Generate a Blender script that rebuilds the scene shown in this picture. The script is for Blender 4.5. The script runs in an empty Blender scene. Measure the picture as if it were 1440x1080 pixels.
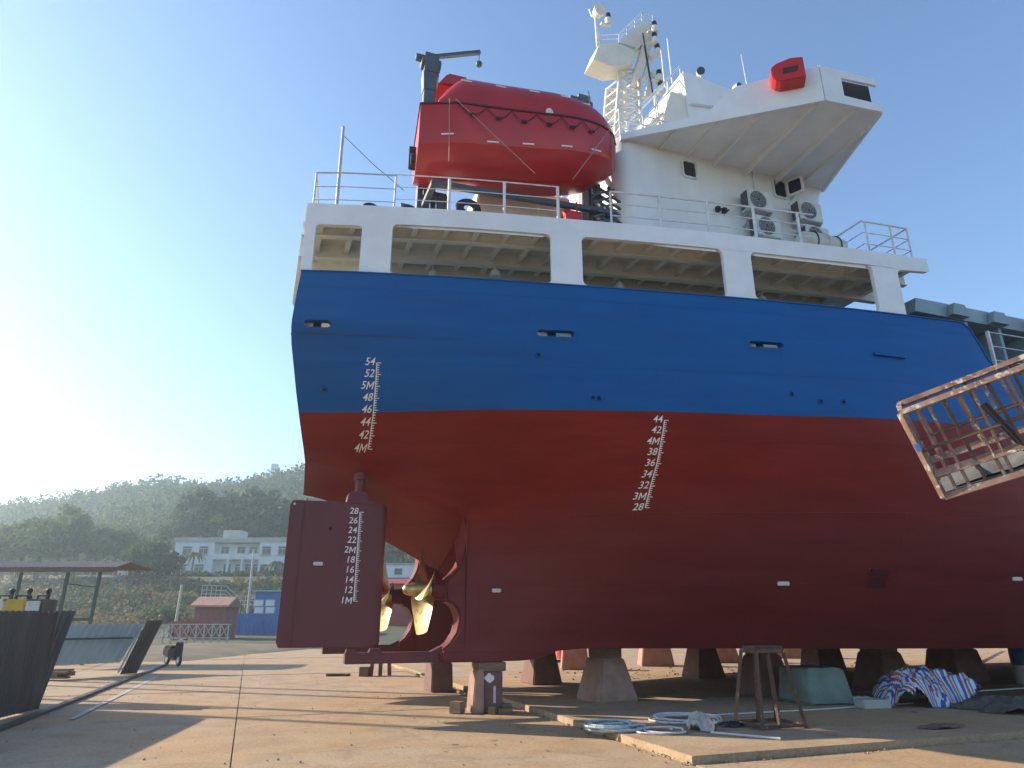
import bpy, bmesh, math, random
import numpy as np
from mathutils import Vector, Matrix
from mathutils.geometry import tessellate_polygon
R = math.radians
random.seed(7); rng = np.random.default_rng(7)
scn = bpy.context.scene
col = scn.collection

# ---------------------------------------------------------------- camera, sky, sun, exposure
cam_d = bpy.data.cameras.new('camera'); cam = bpy.data.objects.new('camera', cam_d); col.objects.link(cam)
cam_d.sensor_width = 36.0; cam_d.lens = 24.0; cam_d.clip_start = 0.05; cam_d.clip_end = 6000
PITCH = math.atan((872 - 540) / 960.0); CAMH = 1.8
cam.location = (0, 0, CAMH); cam.rotation_euler = (R(90) + PITCH, 0, 0)
scn.camera = cam
SUN_AZ, SUN_EL = -72.0, 24.0          # azimuth from +Y (view direction), negative = left
world = bpy.data.worlds.new('World'); scn.world = world; world.use_nodes = True
wn = world.node_tree; wn.nodes.clear()
wo = wn.nodes.new('ShaderNodeOutputWorld'); wb = wn.nodes.new('ShaderNodeBackground'); sk = wn.nodes.new('ShaderNodeTexSky')
sk.sky_type = 'NISHITA'; sk.sun_disc = False; sk.sun_elevation = R(SUN_EL); sk.sun_rotation = R(SUN_AZ)
sk.air_density = 1.0; sk.dust_density = 0.12; sk.ozone_density = 2.8; sk.altitude = 0
wb.inputs[1].default_value = 0.13
wn.links.new(sk.outputs[0], wb.inputs[0]); wn.links.new(wb.outputs[0], wo.inputs[0])
sun_d = bpy.data.lights.new('sun', 'SUN'); sun = bpy.data.objects.new('sun', sun_d); col.objects.link(sun)
sun_d.energy = 5.0; sun_d.angle = R(0.5); sun_d.color = (1.0, 0.84, 0.62)
sv = Vector((math.sin(R(SUN_AZ)) * math.cos(R(SUN_EL)), math.cos(R(SUN_AZ)) * math.cos(R(SUN_EL)), math.sin(R(SUN_EL))))
sun.rotation_euler = sv.to_track_quat('Z', 'Y').to_euler(); sun.location = (-30, 10, 30)
scn.view_settings.view_transform = 'Standard'; scn.view_settings.look = 'None'
scn.view_settings.gamma = 1.0; scn.view_settings.exposure = 1.05
scn.render.engine = 'CYCLES'
try:
    scn.cycles.volume_bounces = 1; scn.cycles.max_bounces = 6
except Exception: pass

# ---------------------------------------------------------------- helpers
class MB:
    def __init__(s): s.v = []; s.f = []
    def add(s, vs, fs):
        o = len(s.v); s.v += [tuple(map(float, p)) for p in vs]; s.f += [tuple(i + o for i in f) for f in fs]
    def box(s, c, d, rz=0.0, M=None):
        x, y, z = d[0] / 2, d[1] / 2, d[2] / 2
        vs = [(-x, -y, -z), (x, -y, -z), (x, y, -z), (-x, y, -z), (-x, -y, z), (x, -y, z), (x, y, z), (-x, y, z)]
        m = Matrix.Translation(c) @ (M if M is not None else Matrix.Rotation(rz, 4, 'Z'))
        s.add([m @ Vector(p) for p in vs], [(0, 3, 2, 1), (4, 5, 6, 7), (0, 1, 5, 4), (1, 2, 6, 5), (2, 3, 7, 6), (3, 0, 4, 7)])
    def hexa(s, p):   # bottom 4, top 4
        s.add(p, [(0, 3, 2, 1), (4, 5, 6, 7), (0, 1, 5, 4), (1, 2, 6, 5), (2, 3, 7, 6), (3, 0, 4, 7)])
    def frustum(s, c, b, t, h, rz=0.0):
        m = Matrix.Translation(c) @ Matrix.Rotation(rz, 4, 'Z')
        q = [(-1, -1), (1, -1), (1, 1), (-1, 1)]
        s.hexa([m @ Vector((x * b[0] / 2, y * b[1] / 2, 0)) for x, y in q] + [m @ Vector((x * t[0] / 2, y * t[1] / 2, h)) for x, y in q])
    def cyl(s, a, b, r0, r1=None, n=10):
        a = Vector(a); b = Vector(b); r1 = r0 if r1 is None else r1
        d = b - a
        if d.length < 1e-6: return
        q = d.to_track_quat('Z', 'Y')
        vs = []
        for p, r in ((a, r0), (b, r1)):
            for i in range(n):
                t = 2 * math.pi * i / n; vs.append(p + q @ Vector((r * math.cos(t), r * math.sin(t), 0)))
        fs = [(i, (i + 1) % n, n + (i + 1) % n, n + i) for i in range(n)]
        fs += [tuple(range(n - 1, -1, -1)), tuple(range(n, 2 * n))]
        s.add(vs, fs)
    def tube(s, pts, r, n=8):
        for a, b in zip(pts[:-1], pts[1:]): s.cyl(a, b, r, r, n)
    def bar(s, a, b, w, h):           # rectangular bar from a to b
        a = Vector(a); b = Vector(b); d = b - a
        q = d.to_track_quat('X', 'Z')
        s.box((a + b) / 2, (d.length, w, h), M=q.to_matrix().to_4x4())
    def ring(s, c, q, R0, r, n=24, m=8, sx=1.0):
        vs = []; fs = []
        for i in range(n):
            a = 2 * math.pi * i / n
            for j in range(m):
                t = 2 * math.pi * j / m
                vs.append(Vector(c) + q @ Vector(((R0 + r * math.cos(t)) * math.cos(a) * sx, (R0 + r * math.cos(t)) * math.sin(a), r * math.sin(t))))
        for i in range(n):
            for j in range(m): fs.append((i * m + j, ((i + 1) % n) * m + j, ((i + 1) % n) * m + (j + 1) % m, i * m + (j + 1) % m))
        s.add(vs, fs)
    def ball(s, c, r, nu=12, nv=8, sc=(1, 1, 1)):
        vs = [(c[0], c[1], c[2] - r * sc[2])]
        for j in range(1, nv):
            ph = -math.pi / 2 + math.pi * j / nv
            for i in range(nu):
                t = 2 * math.pi * i / nu
                vs.append((c[0] + r * sc[0] * math.cos(ph) * math.cos(t), c[1] + r * sc[1] * math.cos(ph) * math.sin(t), c[2] + r * sc[2] * math.sin(ph)))
        vs.append((c[0], c[1], c[2] + r * sc[2])); L = len(vs) - 1
        fs = [(0, 1 + (i + 1) % nu, 1 + i) for i in range(nu)]
        for j in range(nv - 2):
            for i in range(nu): fs.append((1 + j * nu + i, 1 + j * nu + (i + 1) % nu, 1 + (j + 1) * nu + (i + 1) % nu, 1 + (j + 1) * nu + i))
        fs += [(L, 1 + (nv - 2) * nu + i, 1 + (nv - 2) * nu + (i + 1) % nu) for i in range(nu)]
        s.add(vs, fs)
    def prism(s, poly, fn, t0, t1):   # 2-D outline -> fn(u, v, t) both sides
        n = len(poly)
        vs = [fn(u, v, t0) for u, v in poly] + [fn(u, v, t1) for u, v in poly]
        s.add(vs, [tuple(range(n - 1, -1, -1)), tuple(range(n, 2 * n))] + [(i, (i + 1) % n, n + (i + 1) % n, n + i) for i in range(n)])
    def grid(s, P, closed=False):     # P[i][j] points
        n = len(P); m = len(P[0]); fs = []
        for i in range(n - 1):
            for j in range(m - 1 + (1 if closed else 0)):
                fs.append((i * m + j, (i + 1) * m + j, (i + 1) * m + (j + 1) % m, i * m + (j + 1) % m))
        s.add([p for r in P for p in r], fs)
    def build(s, name, mat, parent=None, smooth=None, bevel=0.0, loc=None, weld=False, solid=0.0):
        me = bpy.data.meshes.new(name); me.from_pydata(s.v, [], s.f)
        bm = bmesh.new(); bm.from_mesh(me)
        if weld: bmesh.ops.remove_doubles(bm, verts=bm.verts, dist=1e-4); bmesh.ops.dissolve_degenerate(bm, edges=bm.edges, dist=1e-5)
        bmesh.ops.recalc_face_normals(bm, faces=bm.faces)
        if bevel > 0:
            es = [e for e in bm.edges if len(e.link_faces) == 2 and e.calc_face_angle(0) > 0.5]
            bmesh.ops.bevel(bm, geom=es, offset=bevel, segments=2, affect='EDGES', clamp_overlap=True)
        bm.to_mesh(me); bm.free()
        if smooth is not None:
            me.polygons.foreach_set('use_smooth', [True] * len(me.polygons))
            me.set_sharp_from_angle(angle=R(smooth))
        me.materials.append(M_[mat])
        o = bpy.data.objects.new(name, me); col.objects.link(o)
        if parent: o.parent = parent
        if loc: o.location = loc
        if solid:
            md = o.modifiers.new('solid', 'SOLIDIFY'); md.thickness = solid; md.offset = 0
        return o

def tag(o, label=None, cat=None, group=None, kind=None):
    if label: o['label'] = label
    if cat: o['category'] = cat
    if group: o['group'] = group
    if kind: o['kind'] = kind
    return o
def empty(name, loc=(0, 0, 0), rz=0.0, label=None, cat=None, group=None):
    o = bpy.data.objects.new(name, None); col.objects.link(o); o.location = loc; o.rotation_euler = (0, 0, rz); o.empty_display_size = 0.3
    return tag(o, label, cat, group)
def dup(o, parent=None, loc=None, rz=None, label=None):
    c = o.copy(); col.objects.link(c)
    if parent: c.parent = parent
    if loc is not None: c.location = loc
    if rz is not None: c.rotation_euler = (0, 0, rz)
    if label: c['label'] = label
    for ch in list(o.children): dup(ch, c)
    return c
def pchip(xs, ys):
    xs = np.array(xs, float); ys = np.array(ys, float); h = np.diff(xs); d = np.diff(ys) / h
    m = np.zeros(len(xs)); m[0] = d[0]; m[-1] = d[-1]
    for i in range(1, len(xs) - 1):
        if d[i - 1] * d[i] > 0:
            w1 = 2 * h[i] + h[i - 1]; w2 = h[i] + 2 * h[i - 1]; m[i] = (w1 + w2) / (w1 / d[i - 1] + w2 / d[i])
    def f(x):
        x = min(max(x, xs[0]), xs[-1]); i = min(int(np.searchsorted(xs, x, 'right')) - 1, len(xs) - 2)
        t = (x - xs[i]) / h[i]
        return float((2 * t**3 - 3 * t**2 + 1) * ys[i] + (t**3 - 2 * t**2 + t) * h[i] * m[i] + (-2 * t**3 + 3 * t**2) * ys[i + 1] + (t**3 - t**2) * h[i] * m[i + 1])
    return f
# photo pixel -> world (direction only; the depth comes from the ground or a known distance)
_c, _s = math.cos(PITCH), math.sin(PITCH)
def ray(x, y):
    u = (x - 720) / 960.0; v = (540 - y) / 960.0
    return Vector((u, _c - v * _s, _s + v * _c))
def gnd(x, y, z=0.0):
    r = ray(x, y); return Vector((0, 0, CAMH)) + r * ((z - CAMH) / r.z)
def atY(x, y, Y):
    r = ray(x, y); return Vector((0, 0, CAMH)) + r * (Y / r.y)

# ---------------------------------------------------------------- materials
M_ = {}
def new_mat(name):
    m = bpy.data.materials.new(name); m.use_nodes = True; M_[name] = m
    nt = m.node_tree; b = nt.nodes['Principled BSDF']; return m, nt, b
def nd(nt, t, **kw):
    n = nt.nodes.new(t)
    for k, v in kw.items(): setattr(n, k, v)
    return n
def ramp(nt, src, stops):
    r = nd(nt, 'ShaderNodeValToRGB'); e = r.color_ramp.elements
    while len(e) < len(stops): e.new(0.5)
    for i, (p, c) in enumerate(stops): e[i].position = p; e[i].color = (*c, 1) if len(c) == 3 else c
    nt.links.new(src, r.inputs[0]); return r
def noise(nt, vec, scale, detail=6, rough=0.6, dist=0.0):
    n = nd(nt, 'ShaderNodeTexNoise'); n.inputs['Scale'].default_value = scale; n.inputs['Detail'].default_value = detail
    n.inputs['Roughness'].default_value = rough; n.inputs['Distortion'].default_value = dist
    if vec is not None: nt.links.new(vec, n.inputs['Vector'])
    return n
def mapv(nt, scale=(1, 1, 1), out='Object'):
    tc = nd(nt, 'ShaderNodeTexCoord'); mp = nd(nt, 'ShaderNodeMapping'); mp.inputs['Scale'].default_value = scale
    nt.links.new(tc.outputs[out], mp.inputs[0]); return mp.outputs[0]
def mix(nt, f, a, b, mode='MIX'):
    m = nd(nt, 'ShaderNodeMix', data_type='RGBA', blend_type=mode)
    for s_, v in ((m.inputs[0], f), (m.inputs[6], a), (m.inputs[7], b)):
        if isinstance(v, (int, float)): s_.default_value = v
        elif isinstance(v, tuple): s_.default_value = (*v, 1)
        else: nt.links.new(v, s_)
    return m.outputs[2]
def bumpn(nt, h, b, strength=0.2, dist=0.02):
    n = nd(nt, 'ShaderNodeBump'); n.inputs['Strength'].default_value = strength; n.inputs['Distance'].default_value = dist
    nt.links.new(h, n.inputs['Height']); nt.links.new(n.outputs[0], b.inputs['Normal']); return n
def pm(name, c1, c2=None, scale=3.0, rough=0.6, metal=0.0, bump=0.1, bdist=0.01, stretch=(1, 1, 1), lo=0.35, hi=0.7, spot=None, spot_scale=8, spot_at=0.62, spec=0.4):
    m, nt, b = new_mat(name)
    c2 = c2 or tuple(x * 0.75 for x in c1)
    v = mapv(nt, stretch)
    n = noise(nt, v, scale)
    r = ramp(nt, n.outputs[0], [(lo, c2), (hi, c1)]); cc = r.outputs[0]
    if spot:
        n2 = noise(nt, v, spot_scale, 8, 0.7, 0.3); r2 = ramp(nt, n2.outputs[0], [(spot_at, (0, 0, 0)), (spot_at + 0.07, (1, 1, 1))])
        cc = mix(nt, r2.outputs[0], cc, spot)
    nt.links.new(cc, b.inputs['Base Color'])
    b.inputs['Roughness'].default_value = rough; b.inputs['Metallic'].default_value = metal; b.inputs['Specular IOR Level'].default_value = spec
    if bump:
        n3 = noise(nt, v, scale * 6, 5, 0.6); bumpn(nt, n3.outputs[0], b, bump, bdist)
    return m

def hull_mat():
    m, nt, b = new_mat('hull_paint')
    tc = nd(nt, 'ShaderNodeTexCoord'); sp = nd(nt, 'ShaderNodeSeparateXYZ'); nt.links.new(tc.outputs['Object'], sp.inputs[0])
    mp = nd(nt, 'ShaderNodeMapping'); mp.inputs['Scale'].default_value = (0.35, 0.35, 2.2); nt.links.new(tc.outputs['Object'], mp.inputs[0])
    n = noise(nt, mp.outputs[0], 1.6, 8, 0.62)
    nb = noise(nt, tc.outputs['Object'], 0.5, 4, 0.5)
    blue = ramp(nt, n.outputs[0], [(0.3, (0.0008, 0.078, 0.275)), (0.7, (0.001, 0.10, 0.34))]).outputs[0]
    red = ramp(nt, n.outputs[0], [(0.3, (0.15, 0.009, 0.007)), (0.7, (0.21, 0.015, 0.011))]).outputs[0]
    mar = ramp(nt, n.outputs[0], [(0.3, (0.118, 0.018, 0.018)), (0.7, (0.155, 0.026, 0.026))]).outputs[0]
    # lower coat edge: wavy roller line near z = 2.9
    add = nd(nt, 'ShaderNodeMath', operation='MULTIPLY_ADD'); nt.links.new(n.outputs[0], add.inputs[0]); add.inputs[1].default_value = 0.5
    ax = nd(nt, 'ShaderNodeMapRange'); nt.links.new(sp.outputs[0], ax.inputs[0]); ax.inputs[1].default_value = 1.6; ax.inputs[2].default_value = 4.5; ax.inputs[3].default_value = 1.2; ax.inputs[4].default_value = 0.0   # brighter red reaches further down towards the stern
    az = nd(nt, 'ShaderNodeMath', operation='ADD'); nt.links.new(ax.outputs[0], az.inputs[0]); nt.links.new(sp.outputs[2], az.inputs[1]); nt.links.new(az.outputs[0], add.inputs[2])
    mr = nd(nt, 'ShaderNodeMapRange'); mr.inputs[1].default_value = 2.55; mr.inputs[2].default_value = 3.75; nt.links.new(add.outputs[0], mr.inputs[0])
    c1 = mix(nt, mr.outputs[0], mar, red)
    gt = nd(nt, 'ShaderNodeMath', operation='GREATER_THAN'); nt.links.new(sp.outputs[2], gt.inputs[0]); gt.inputs[1].default_value = 4.57
    c2 = mix(nt, gt.outputs[0], c1, blue)
    # fine scuffs and drips
    mp2 = nd(nt, 'ShaderNodeMapping'); mp2.inputs['Scale'].default_value = (3.5, 3.5, 0.35); nt.links.new(tc.outputs['Object'], mp2.inputs[0])
    n2 = noise(nt, mp2.outputs[0], 2.5, 8, 0.7); r2 = ramp(nt, n2.outputs[0], [(0.60, (0, 0, 0)), (0.78, (0.28, 0.28, 0.28))])
    c3 = mix(nt, r2.outputs[0], c2, mix(nt, 0.5, c2, (0.09, 0.06, 0.05)))
    nt.links.new(c3, b.inputs['Base Color'])
    rr = nd(nt, 'ShaderNodeMapRange'); rr.inputs[3].default_value = 0.34; rr.inputs[4].default_value = 0.58; nt.links.new(n.outputs[0], rr.inputs[0]); nt.links.new(rr.outputs[0], b.inputs['Roughness'])
    b.inputs['Specular IOR Level'].default_value = 0.22
    # plate butts and seams + slight buckling between frames
    br = nd(nt, 'ShaderNodeTexBrick'); br.inputs['Scale'].default_value = 1.0; br.inputs['Mortar Size'].default_value = 0.012; br.inputs['Mortar Smooth'].default_value = 0.6
    br.inputs['Brick Width'].default_value = 5.2; br.inputs['Row Height'].default_value = 1.35
    mp3 = nd(nt, 'ShaderNodeCombineXYZ'); nt.links.new(sp.outputs[0], mp3.inputs[0]); nt.links.new(sp.outputs[2], mp3.inputs[1]); nt.links.new(mp3.outputs[0], br.inputs['Vector'])
    wv = nd(nt, 'ShaderNodeTexWave', wave_type='BANDS', bands_direction='X'); wv.inputs['Scale'].default_value = 0.26; wv.inputs['Distortion'].default_value = 1.2; wv.inputs['Detail'].default_value = 1
    nt.links.new(tc.outputs['Object'], wv.inputs['Vector'])
    s1 = nd(nt, 'ShaderNodeMath', operation='MULTIPLY_ADD'); nt.links.new(br.outputs['Fac'], s1.inputs[0]); s1.inputs[1].default_value = 0.25
    s2 = nd(nt, 'ShaderNodeMath', operation='MULTIPLY'); nt.links.new(wv.outputs[1], s2.inputs[0]); s2.inputs[1].default_value = 0.35
    nt.links.new(s2.outputs[0], s1.inputs[2])
    s3 = nd(nt, 'ShaderNodeMath', operation='MULTIPLY_ADD'); nt.links.new(nb.outputs[0], s3.inputs[0]); s3.inputs[1].default_value = 0.9; nt.links.new(s1.outputs[0], s3.inputs[2])
    bumpn(nt, s3.outputs[0], b, 0.55, 0.035)
hull_mat()
pm('maroon', (0.128, 0.024, 0.030), (0.098, 0.019, 0.025), 1.5, 0.5, bump=0.06, stretch=(1, 1, 0.4))
pm('white_paint', (0.80, 0.81, 0.82), (0.70, 0.71, 0.72), 1.3, 0.42, bump=0.04, spot=(0.55, 0.50, 0.44), spot_scale=5, spot_at=0.70)
pm('wall_white', (0.80, 0.80, 0.79), (0.66, 0.66, 0.65), 0.9, 0.5, bump=0.10, bdist=0.02, stretch=(1, 1, 0.35), spot=(0.52, 0.47, 0.40), spot_scale=3, spot_at=0.69)
pm('deck_under', (0.80, 0.80, 0.74), (0.66, 0.67, 0.60), 1.2, 0.6, bump=0.1, spot=(0.28, 0.22, 0.15), spot_scale=6, spot_at=0.66)
pm('cream', (0.78, 0.74, 0.63), (0.66, 0.62, 0.52), 1.5, 0.55)
pm('deck_paint', (0.12, 0.19, 0.14), (0.10, 0.13, 0.11), 2, 0.7)
pm('boat_red', (0.46, 0.014, 0.014), (0.37, 0.011, 0.012), 1.2, 0.30, bump=0.03, spec=0.5)
pm('boat_dark', (0.06, 0.015, 0.018), None, 3, 0.6)
pm('davit_grey', (0.075, 0.095, 0.12), (0.05, 0.062, 0.08), 2, 0.45, bump=0.05, spot=(0.14, 0.08, 0.05), spot_at=0.68)
pm('galv', (0.50, 0.52, 0.53), (0.38, 0.40, 0.41), 6, 0.45, metal=0.5)
pm('rail_white', (0.74, 0.76, 0.77), (0.55, 0.57, 0.58), 5, 0.45, spot=(0.35, 0.25, 0.17), spot_scale=14, spot_at=0.68)
pm('black', (0.018, 0.018, 0.02), (0.012, 0.012, 0.013), 6, 0.55)
pm('dark_hole', (0.012, 0.012, 0.014), None, 3, 0.8, bump=0)
pm('glass_dark', (0.02, 0.024, 0.03), (0.015, 0.018, 0.022), 2, 0.08, bump=0, spec=0.6)
pm('mark_white', (0.80, 0.80, 0.78), (0.70, 0.69, 0.67), 9, 0.6, bump=0.02)
pm('bronze', (0.62, 0.45, 0.20), (0.40, 0.28, 0.13), 5, 0.38, metal=0.85, bump=0.2, bdist=0.01, spot=(0.20, 0.15, 0.10), spot_scale=7, spot_at=0.58)
pm('zinc', (0.62, 0.62, 0.58), (0.5, 0.5, 0.47), 9, 0.6)
pm('red_gear', (0.55, 0.02, 0.02), (0.45, 0.015, 0.015), 3, 0.35)
pm('ac_white', (0.68, 0.68, 0.64), (0.58, 0.58, 0.54), 2, 0.5)
pm('ac_grille', (0.10, 0.10, 0.10), (0.06, 0.06, 0.06), 6, 0.6)
pm('raft_white', (0.66, 0.64, 0.58), (0.50, 0.47, 0.40), 2.5, 0.5, spot=(0.30, 0.20, 0.12), spot_scale=4, spot_at=0.62)
pm('coaming_grey', (0.28, 0.36, 0.40), (0.22, 0.28, 0.32), 1.4, 0.5, spot=(0.2, 0.12, 0.08), spot_at=0.7)
pm('rope', (0.36, 0.30, 0.20), (0.25, 0.2, 0.13), 20, 0.9)
pm('wire', (0.09, 0.08, 0.075), None, 8, 0.6)
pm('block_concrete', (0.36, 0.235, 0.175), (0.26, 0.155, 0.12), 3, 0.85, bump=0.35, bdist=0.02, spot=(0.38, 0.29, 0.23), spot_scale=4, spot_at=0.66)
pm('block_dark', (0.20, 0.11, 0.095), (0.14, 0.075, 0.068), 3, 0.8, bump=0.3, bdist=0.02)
pm('timber', (0.24, 0.165, 0.11), (0.15, 0.10, 0.07), 2.5, 0.85, bump=0.4, bdist=0.01, stretch=(1, 6, 6))
pm('rust', (0.13, 0.075, 0.052), (0.075, 0.045, 0.034), 6, 0.85, bump=0.3, spot=(0.45, 0.36, 0.30), spot_scale=7, spot_at=0.60)
pm('rust_pale', (0.30, 0.205, 0.165), (0.15, 0.08, 0.06), 5, 0.75, bump=0.3, spot=(0.52, 0.46, 0.40), spot_scale=9, spot_at=0.55)
pm('tarp_green', (0.20, 0.255, 0.215), (0.13, 0.175, 0.15), 2, 0.7, bump=0.2)
pm('tarp_grey', (0.13, 0.135, 0.14), (0.07, 0.075, 0.08), 3, 0.8, bump=0.2)
pm('net', (0.17, 0.15, 0.12), (0.09, 0.08, 0.065), 25, 0.95, bump=0.6, bdist=0.03)
pm('hose', (0.42, 0.50, 0.52), (0.32, 0.39, 0.42), 6, 0.5)
pm('hose_white', (0.62, 0.63, 0.62), (0.5, 0.5, 0.5), 6, 0.5)
pm('sack', (0.55, 0.52, 0.48), (0.40, 0.37, 0.34), 4, 0.85, spot=(0.45, 0.05, 0.04), spot_scale=5, spot_at=0.58)
pm('blue_plastic', (0.02, 0.10, 0.38), (0.015, 0.08, 0.30), 4, 0.4)
pm('tin_dark', (0.085, 0.080, 0.085), (0.05, 0.047, 0.05), 2, 0.55, metal=0.3, stretch=(1, 1, 0.3), spot=(0.16, 0.09, 0.06), spot_at=0.66)
pm('tin_blue', (0.30, 0.44, 0.50), (0.22, 0.34, 0.40), 1.5, 0.5, stretch=(1, 1, 0.4), spot=(0.30, 0.22, 0.17), spot_at=0.70)
pm('tin_roof', (0.14, 0.105, 0.105), (0.09, 0.07, 0.07), 1.5, 0.6, spot=(0.2, 0.13, 0.1), spot_at=0.64)
pm('frame_green', (0.04, 0.075, 0.065), None, 4, 0.55)
pm('yellow', (0.55, 0.36, 0.03), (0.42, 0.27, 0.03), 3, 0.5, spot=(0.2, 0.15, 0.08), spot_at=0.68)
pm('plaster', (0.74, 0.76, 0.76), (0.60, 0.63, 0.62), 0.5, 0.8, bump=0.1, stretch=(1, 1, 0.3), spot=(0.45, 0.46, 0.42), spot_scale=1.2, spot_at=0.66)
pm('plaster_old', (0.46, 0.46, 0.42), (0.34, 0.34, 0.31), 0.6, 0.85)
pm('window_frame', (0.45, 0.50, 0.50), None, 4, 0.5)
pm('blue_sheet', (0.03, 0.16, 0.42), (0.025, 0.12, 0.34), 1.0, 0.5, spot=(0.2, 0.25, 0.3), spot_scale=2, spot_at=0.72)
pm('tile_red', (0.62, 0.36, 0.27), (0.50, 0.27, 0.20), 3, 0.75)
pm('red_wall', (0.36, 0.06, 0.05), None, 2, 0.7)
pm('brick_wall', (0.25, 0.10, 0.08), None, 3, 0.8)
pm('concrete_pole', (0.50, 0.49, 0.46), None, 3, 0.8)
pm('soil', (0.20, 0.16, 0.11), (0.12, 0.10, 0.07), 0.6, 0.95, bump=0.5, bdist=0.1)
pm('hill_soil', (0.09, 0.085, 0.05), (0.05, 0.06, 0.03), 0.05, 0.95, bump=0.5, bdist=0.3)
pm('bark', (0.10, 0.075, 0.055), None, 4, 0.9, bump=0.4)
def leaf_mat(name, a, b_, c):
    m, nt, b = new_mat(name)
    g = nd(nt, 'ShaderNodeNewGeometry'); r = ramp(nt, g.outputs['Random Per Island'], [(0.0, a), (0.5, b_), (1.0, c)])
    n = noise(nt, mapv(nt, (0.06, 0.06, 0.06)), 1.0, 3)
    cc = mix(nt, 0.5, r.outputs[0], ramp(nt, n.outputs[0], [(0.35, a), (0.65, c)]).outputs[0])
    nt.links.new(cc, b.inputs['Base Color']); b.inputs['Roughness'].default_value = 0.7; b.inputs['Specular IOR Level'].default_value = 0.15
    tr = nd(nt, 'ShaderNodeBsdfTranslucent'); nt.links.new(cc, tr.inputs[0]); ms = nd(nt, 'ShaderNodeMixShader'); ms.inputs[0].default_value = 0.3
    out = nt.nodes['Material Output']; nt.links.new(b.outputs[0], ms.inputs[1]); nt.links.new(tr.outputs[0], ms.inputs[2]); nt.links.new(ms.outputs[0], out.inputs[0])
leaf_mat('leaf_dark', (0.035, 0.062, 0.024), (0.055, 0.09, 0.032), (0.085, 0.115, 0.045))
leaf_mat('leaf_mid', (0.07, 0.11, 0.04), (0.11, 0.15, 0.055), (0.16, 0.17, 0.07))
leaf_mat('leaf_dry', (0.12, 0.10, 0.05), (0.19, 0.15, 0.08), (0.25, 0.19, 0.11))
leaf_mat('palm_leaf', (0.05, 0.08, 0.03), (0.07, 0.10, 0.04), (0.09, 0.12, 0.05))

def yard_mat():
    m, nt, b = new_mat('yard_concrete')
    tc = nd(nt, 'ShaderNodeTexCoord'); g = nd(nt, 'ShaderNodeNewGeometry')
    P = g.outputs['Position']
    n1 = noise(nt, P, 0.22, 7, 0.62, 0.4); n2 = noise(nt, P, 1.1, 9, 0.68, 0.6); n3 = noise(nt, P, 22, 6, 0.7)
    base = ramp(nt, n2.outputs[0], [(0.25, (0.29, 0.205, 0.135)), (0.5, (0.44, 0.325, 0.215)), (0.75, (0.52, 0.395, 0.27))]).outputs[0]
    r1 = ramp(nt, n1.outputs[0], [(0.46, (0, 0, 0)), (0.66, (0.75, 0.75, 0.75))]); c = mix(nt, r1.outputs[0], base, (0.53, 0.32, 0.155))      # rust dust
    n4 = noise(nt, P, 0.6, 8, 0.7, 0.8); r4 = ramp(nt, n4.outputs[0], [(0.60, (0, 0, 0)), (0.72, (0.7, 0.7, 0.7))]); c = mix(nt, r4.outputs[0], c, (0.14, 0.115, 0.095))
    mpb = nd(nt, 'ShaderNodeMapping'); mpb.inputs['Rotation'].default_value = (0, 0, R(10)); mpb.inputs['Scale'].default_value = (0.25, 2.2, 1); nt.links.new(P, mpb.inputs[0])
    n5 = noise(nt, mpb.outputs[0], 1.0, 8, 0.7); r5 = ramp(nt, n5.outputs[0], [(0.55, (0, 0, 0)), (0.75, (0.5, 0.5, 0.5))]); c = mix(nt, r5.outputs[0], c, (0.46, 0.40, 0.32))
    n6 = noise(nt, P, 2.6, 3, 0.5, 0.2); r6 = ramp(nt, n6.outputs[0], [(0.70, (0, 0, 0)), (0.735, (0.75, 0.75, 0.75))]); c = mix(nt, r6.outputs[0], c, (0.085, 0.07, 0.06))      # oil and paint drips
    vo = nd(nt, 'ShaderNodeTexVoronoi', feature='DISTANCE_TO_EDGE'); vo.inputs['Scale'].default_value = 0.33
    wp = noise(nt, P, 1.5, 6, 0.7); vm = nd(nt, 'ShaderNodeVectorMath', operation='MULTIPLY_ADD'); nt.links.new(wp.outputs['Color'], vm.inputs[0]); vm.inputs[1].default_value = (.9, .9, 0); nt.links.new(P, vm.inputs[2]); nt.links.new(vm.outputs[0], vo.inputs['Vector'])
    rc = ramp(nt, vo.outputs['Distance'], [(0.0, (0.4, 0.4, 0.4)), (0.004, (0, 0, 0))]); c = mix(nt, rc.outputs[0], c, (0.10, 0.08, 0.065))      # cracks
    r3 = ramp(nt, n3.outputs[0], [(0.35, (0.55, 0.55, 0.55)), (0.65, (1, 1, 1))]); c = mix(nt, 0.7, c, r3.outputs[0], 'MULTIPLY')
    nt.links.new(c, b.inputs['Base Color']); b.inputs['Roughness'].default_value = 0.88; b.inputs['Specular IOR Level'].default_value = 0.25
    ad = nd(nt, 'ShaderNodeMath', operation='MULTIPLY_ADD'); nt.links.new(n3.outputs[0], ad.inputs[0]); ad.inputs[1].default_value = 0.25; nt.links.new(n2.outputs[0], ad.inputs[2])
    bumpn(nt, ad.outputs[0], b, 0.45, 0.03)
yard_mat()
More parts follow.
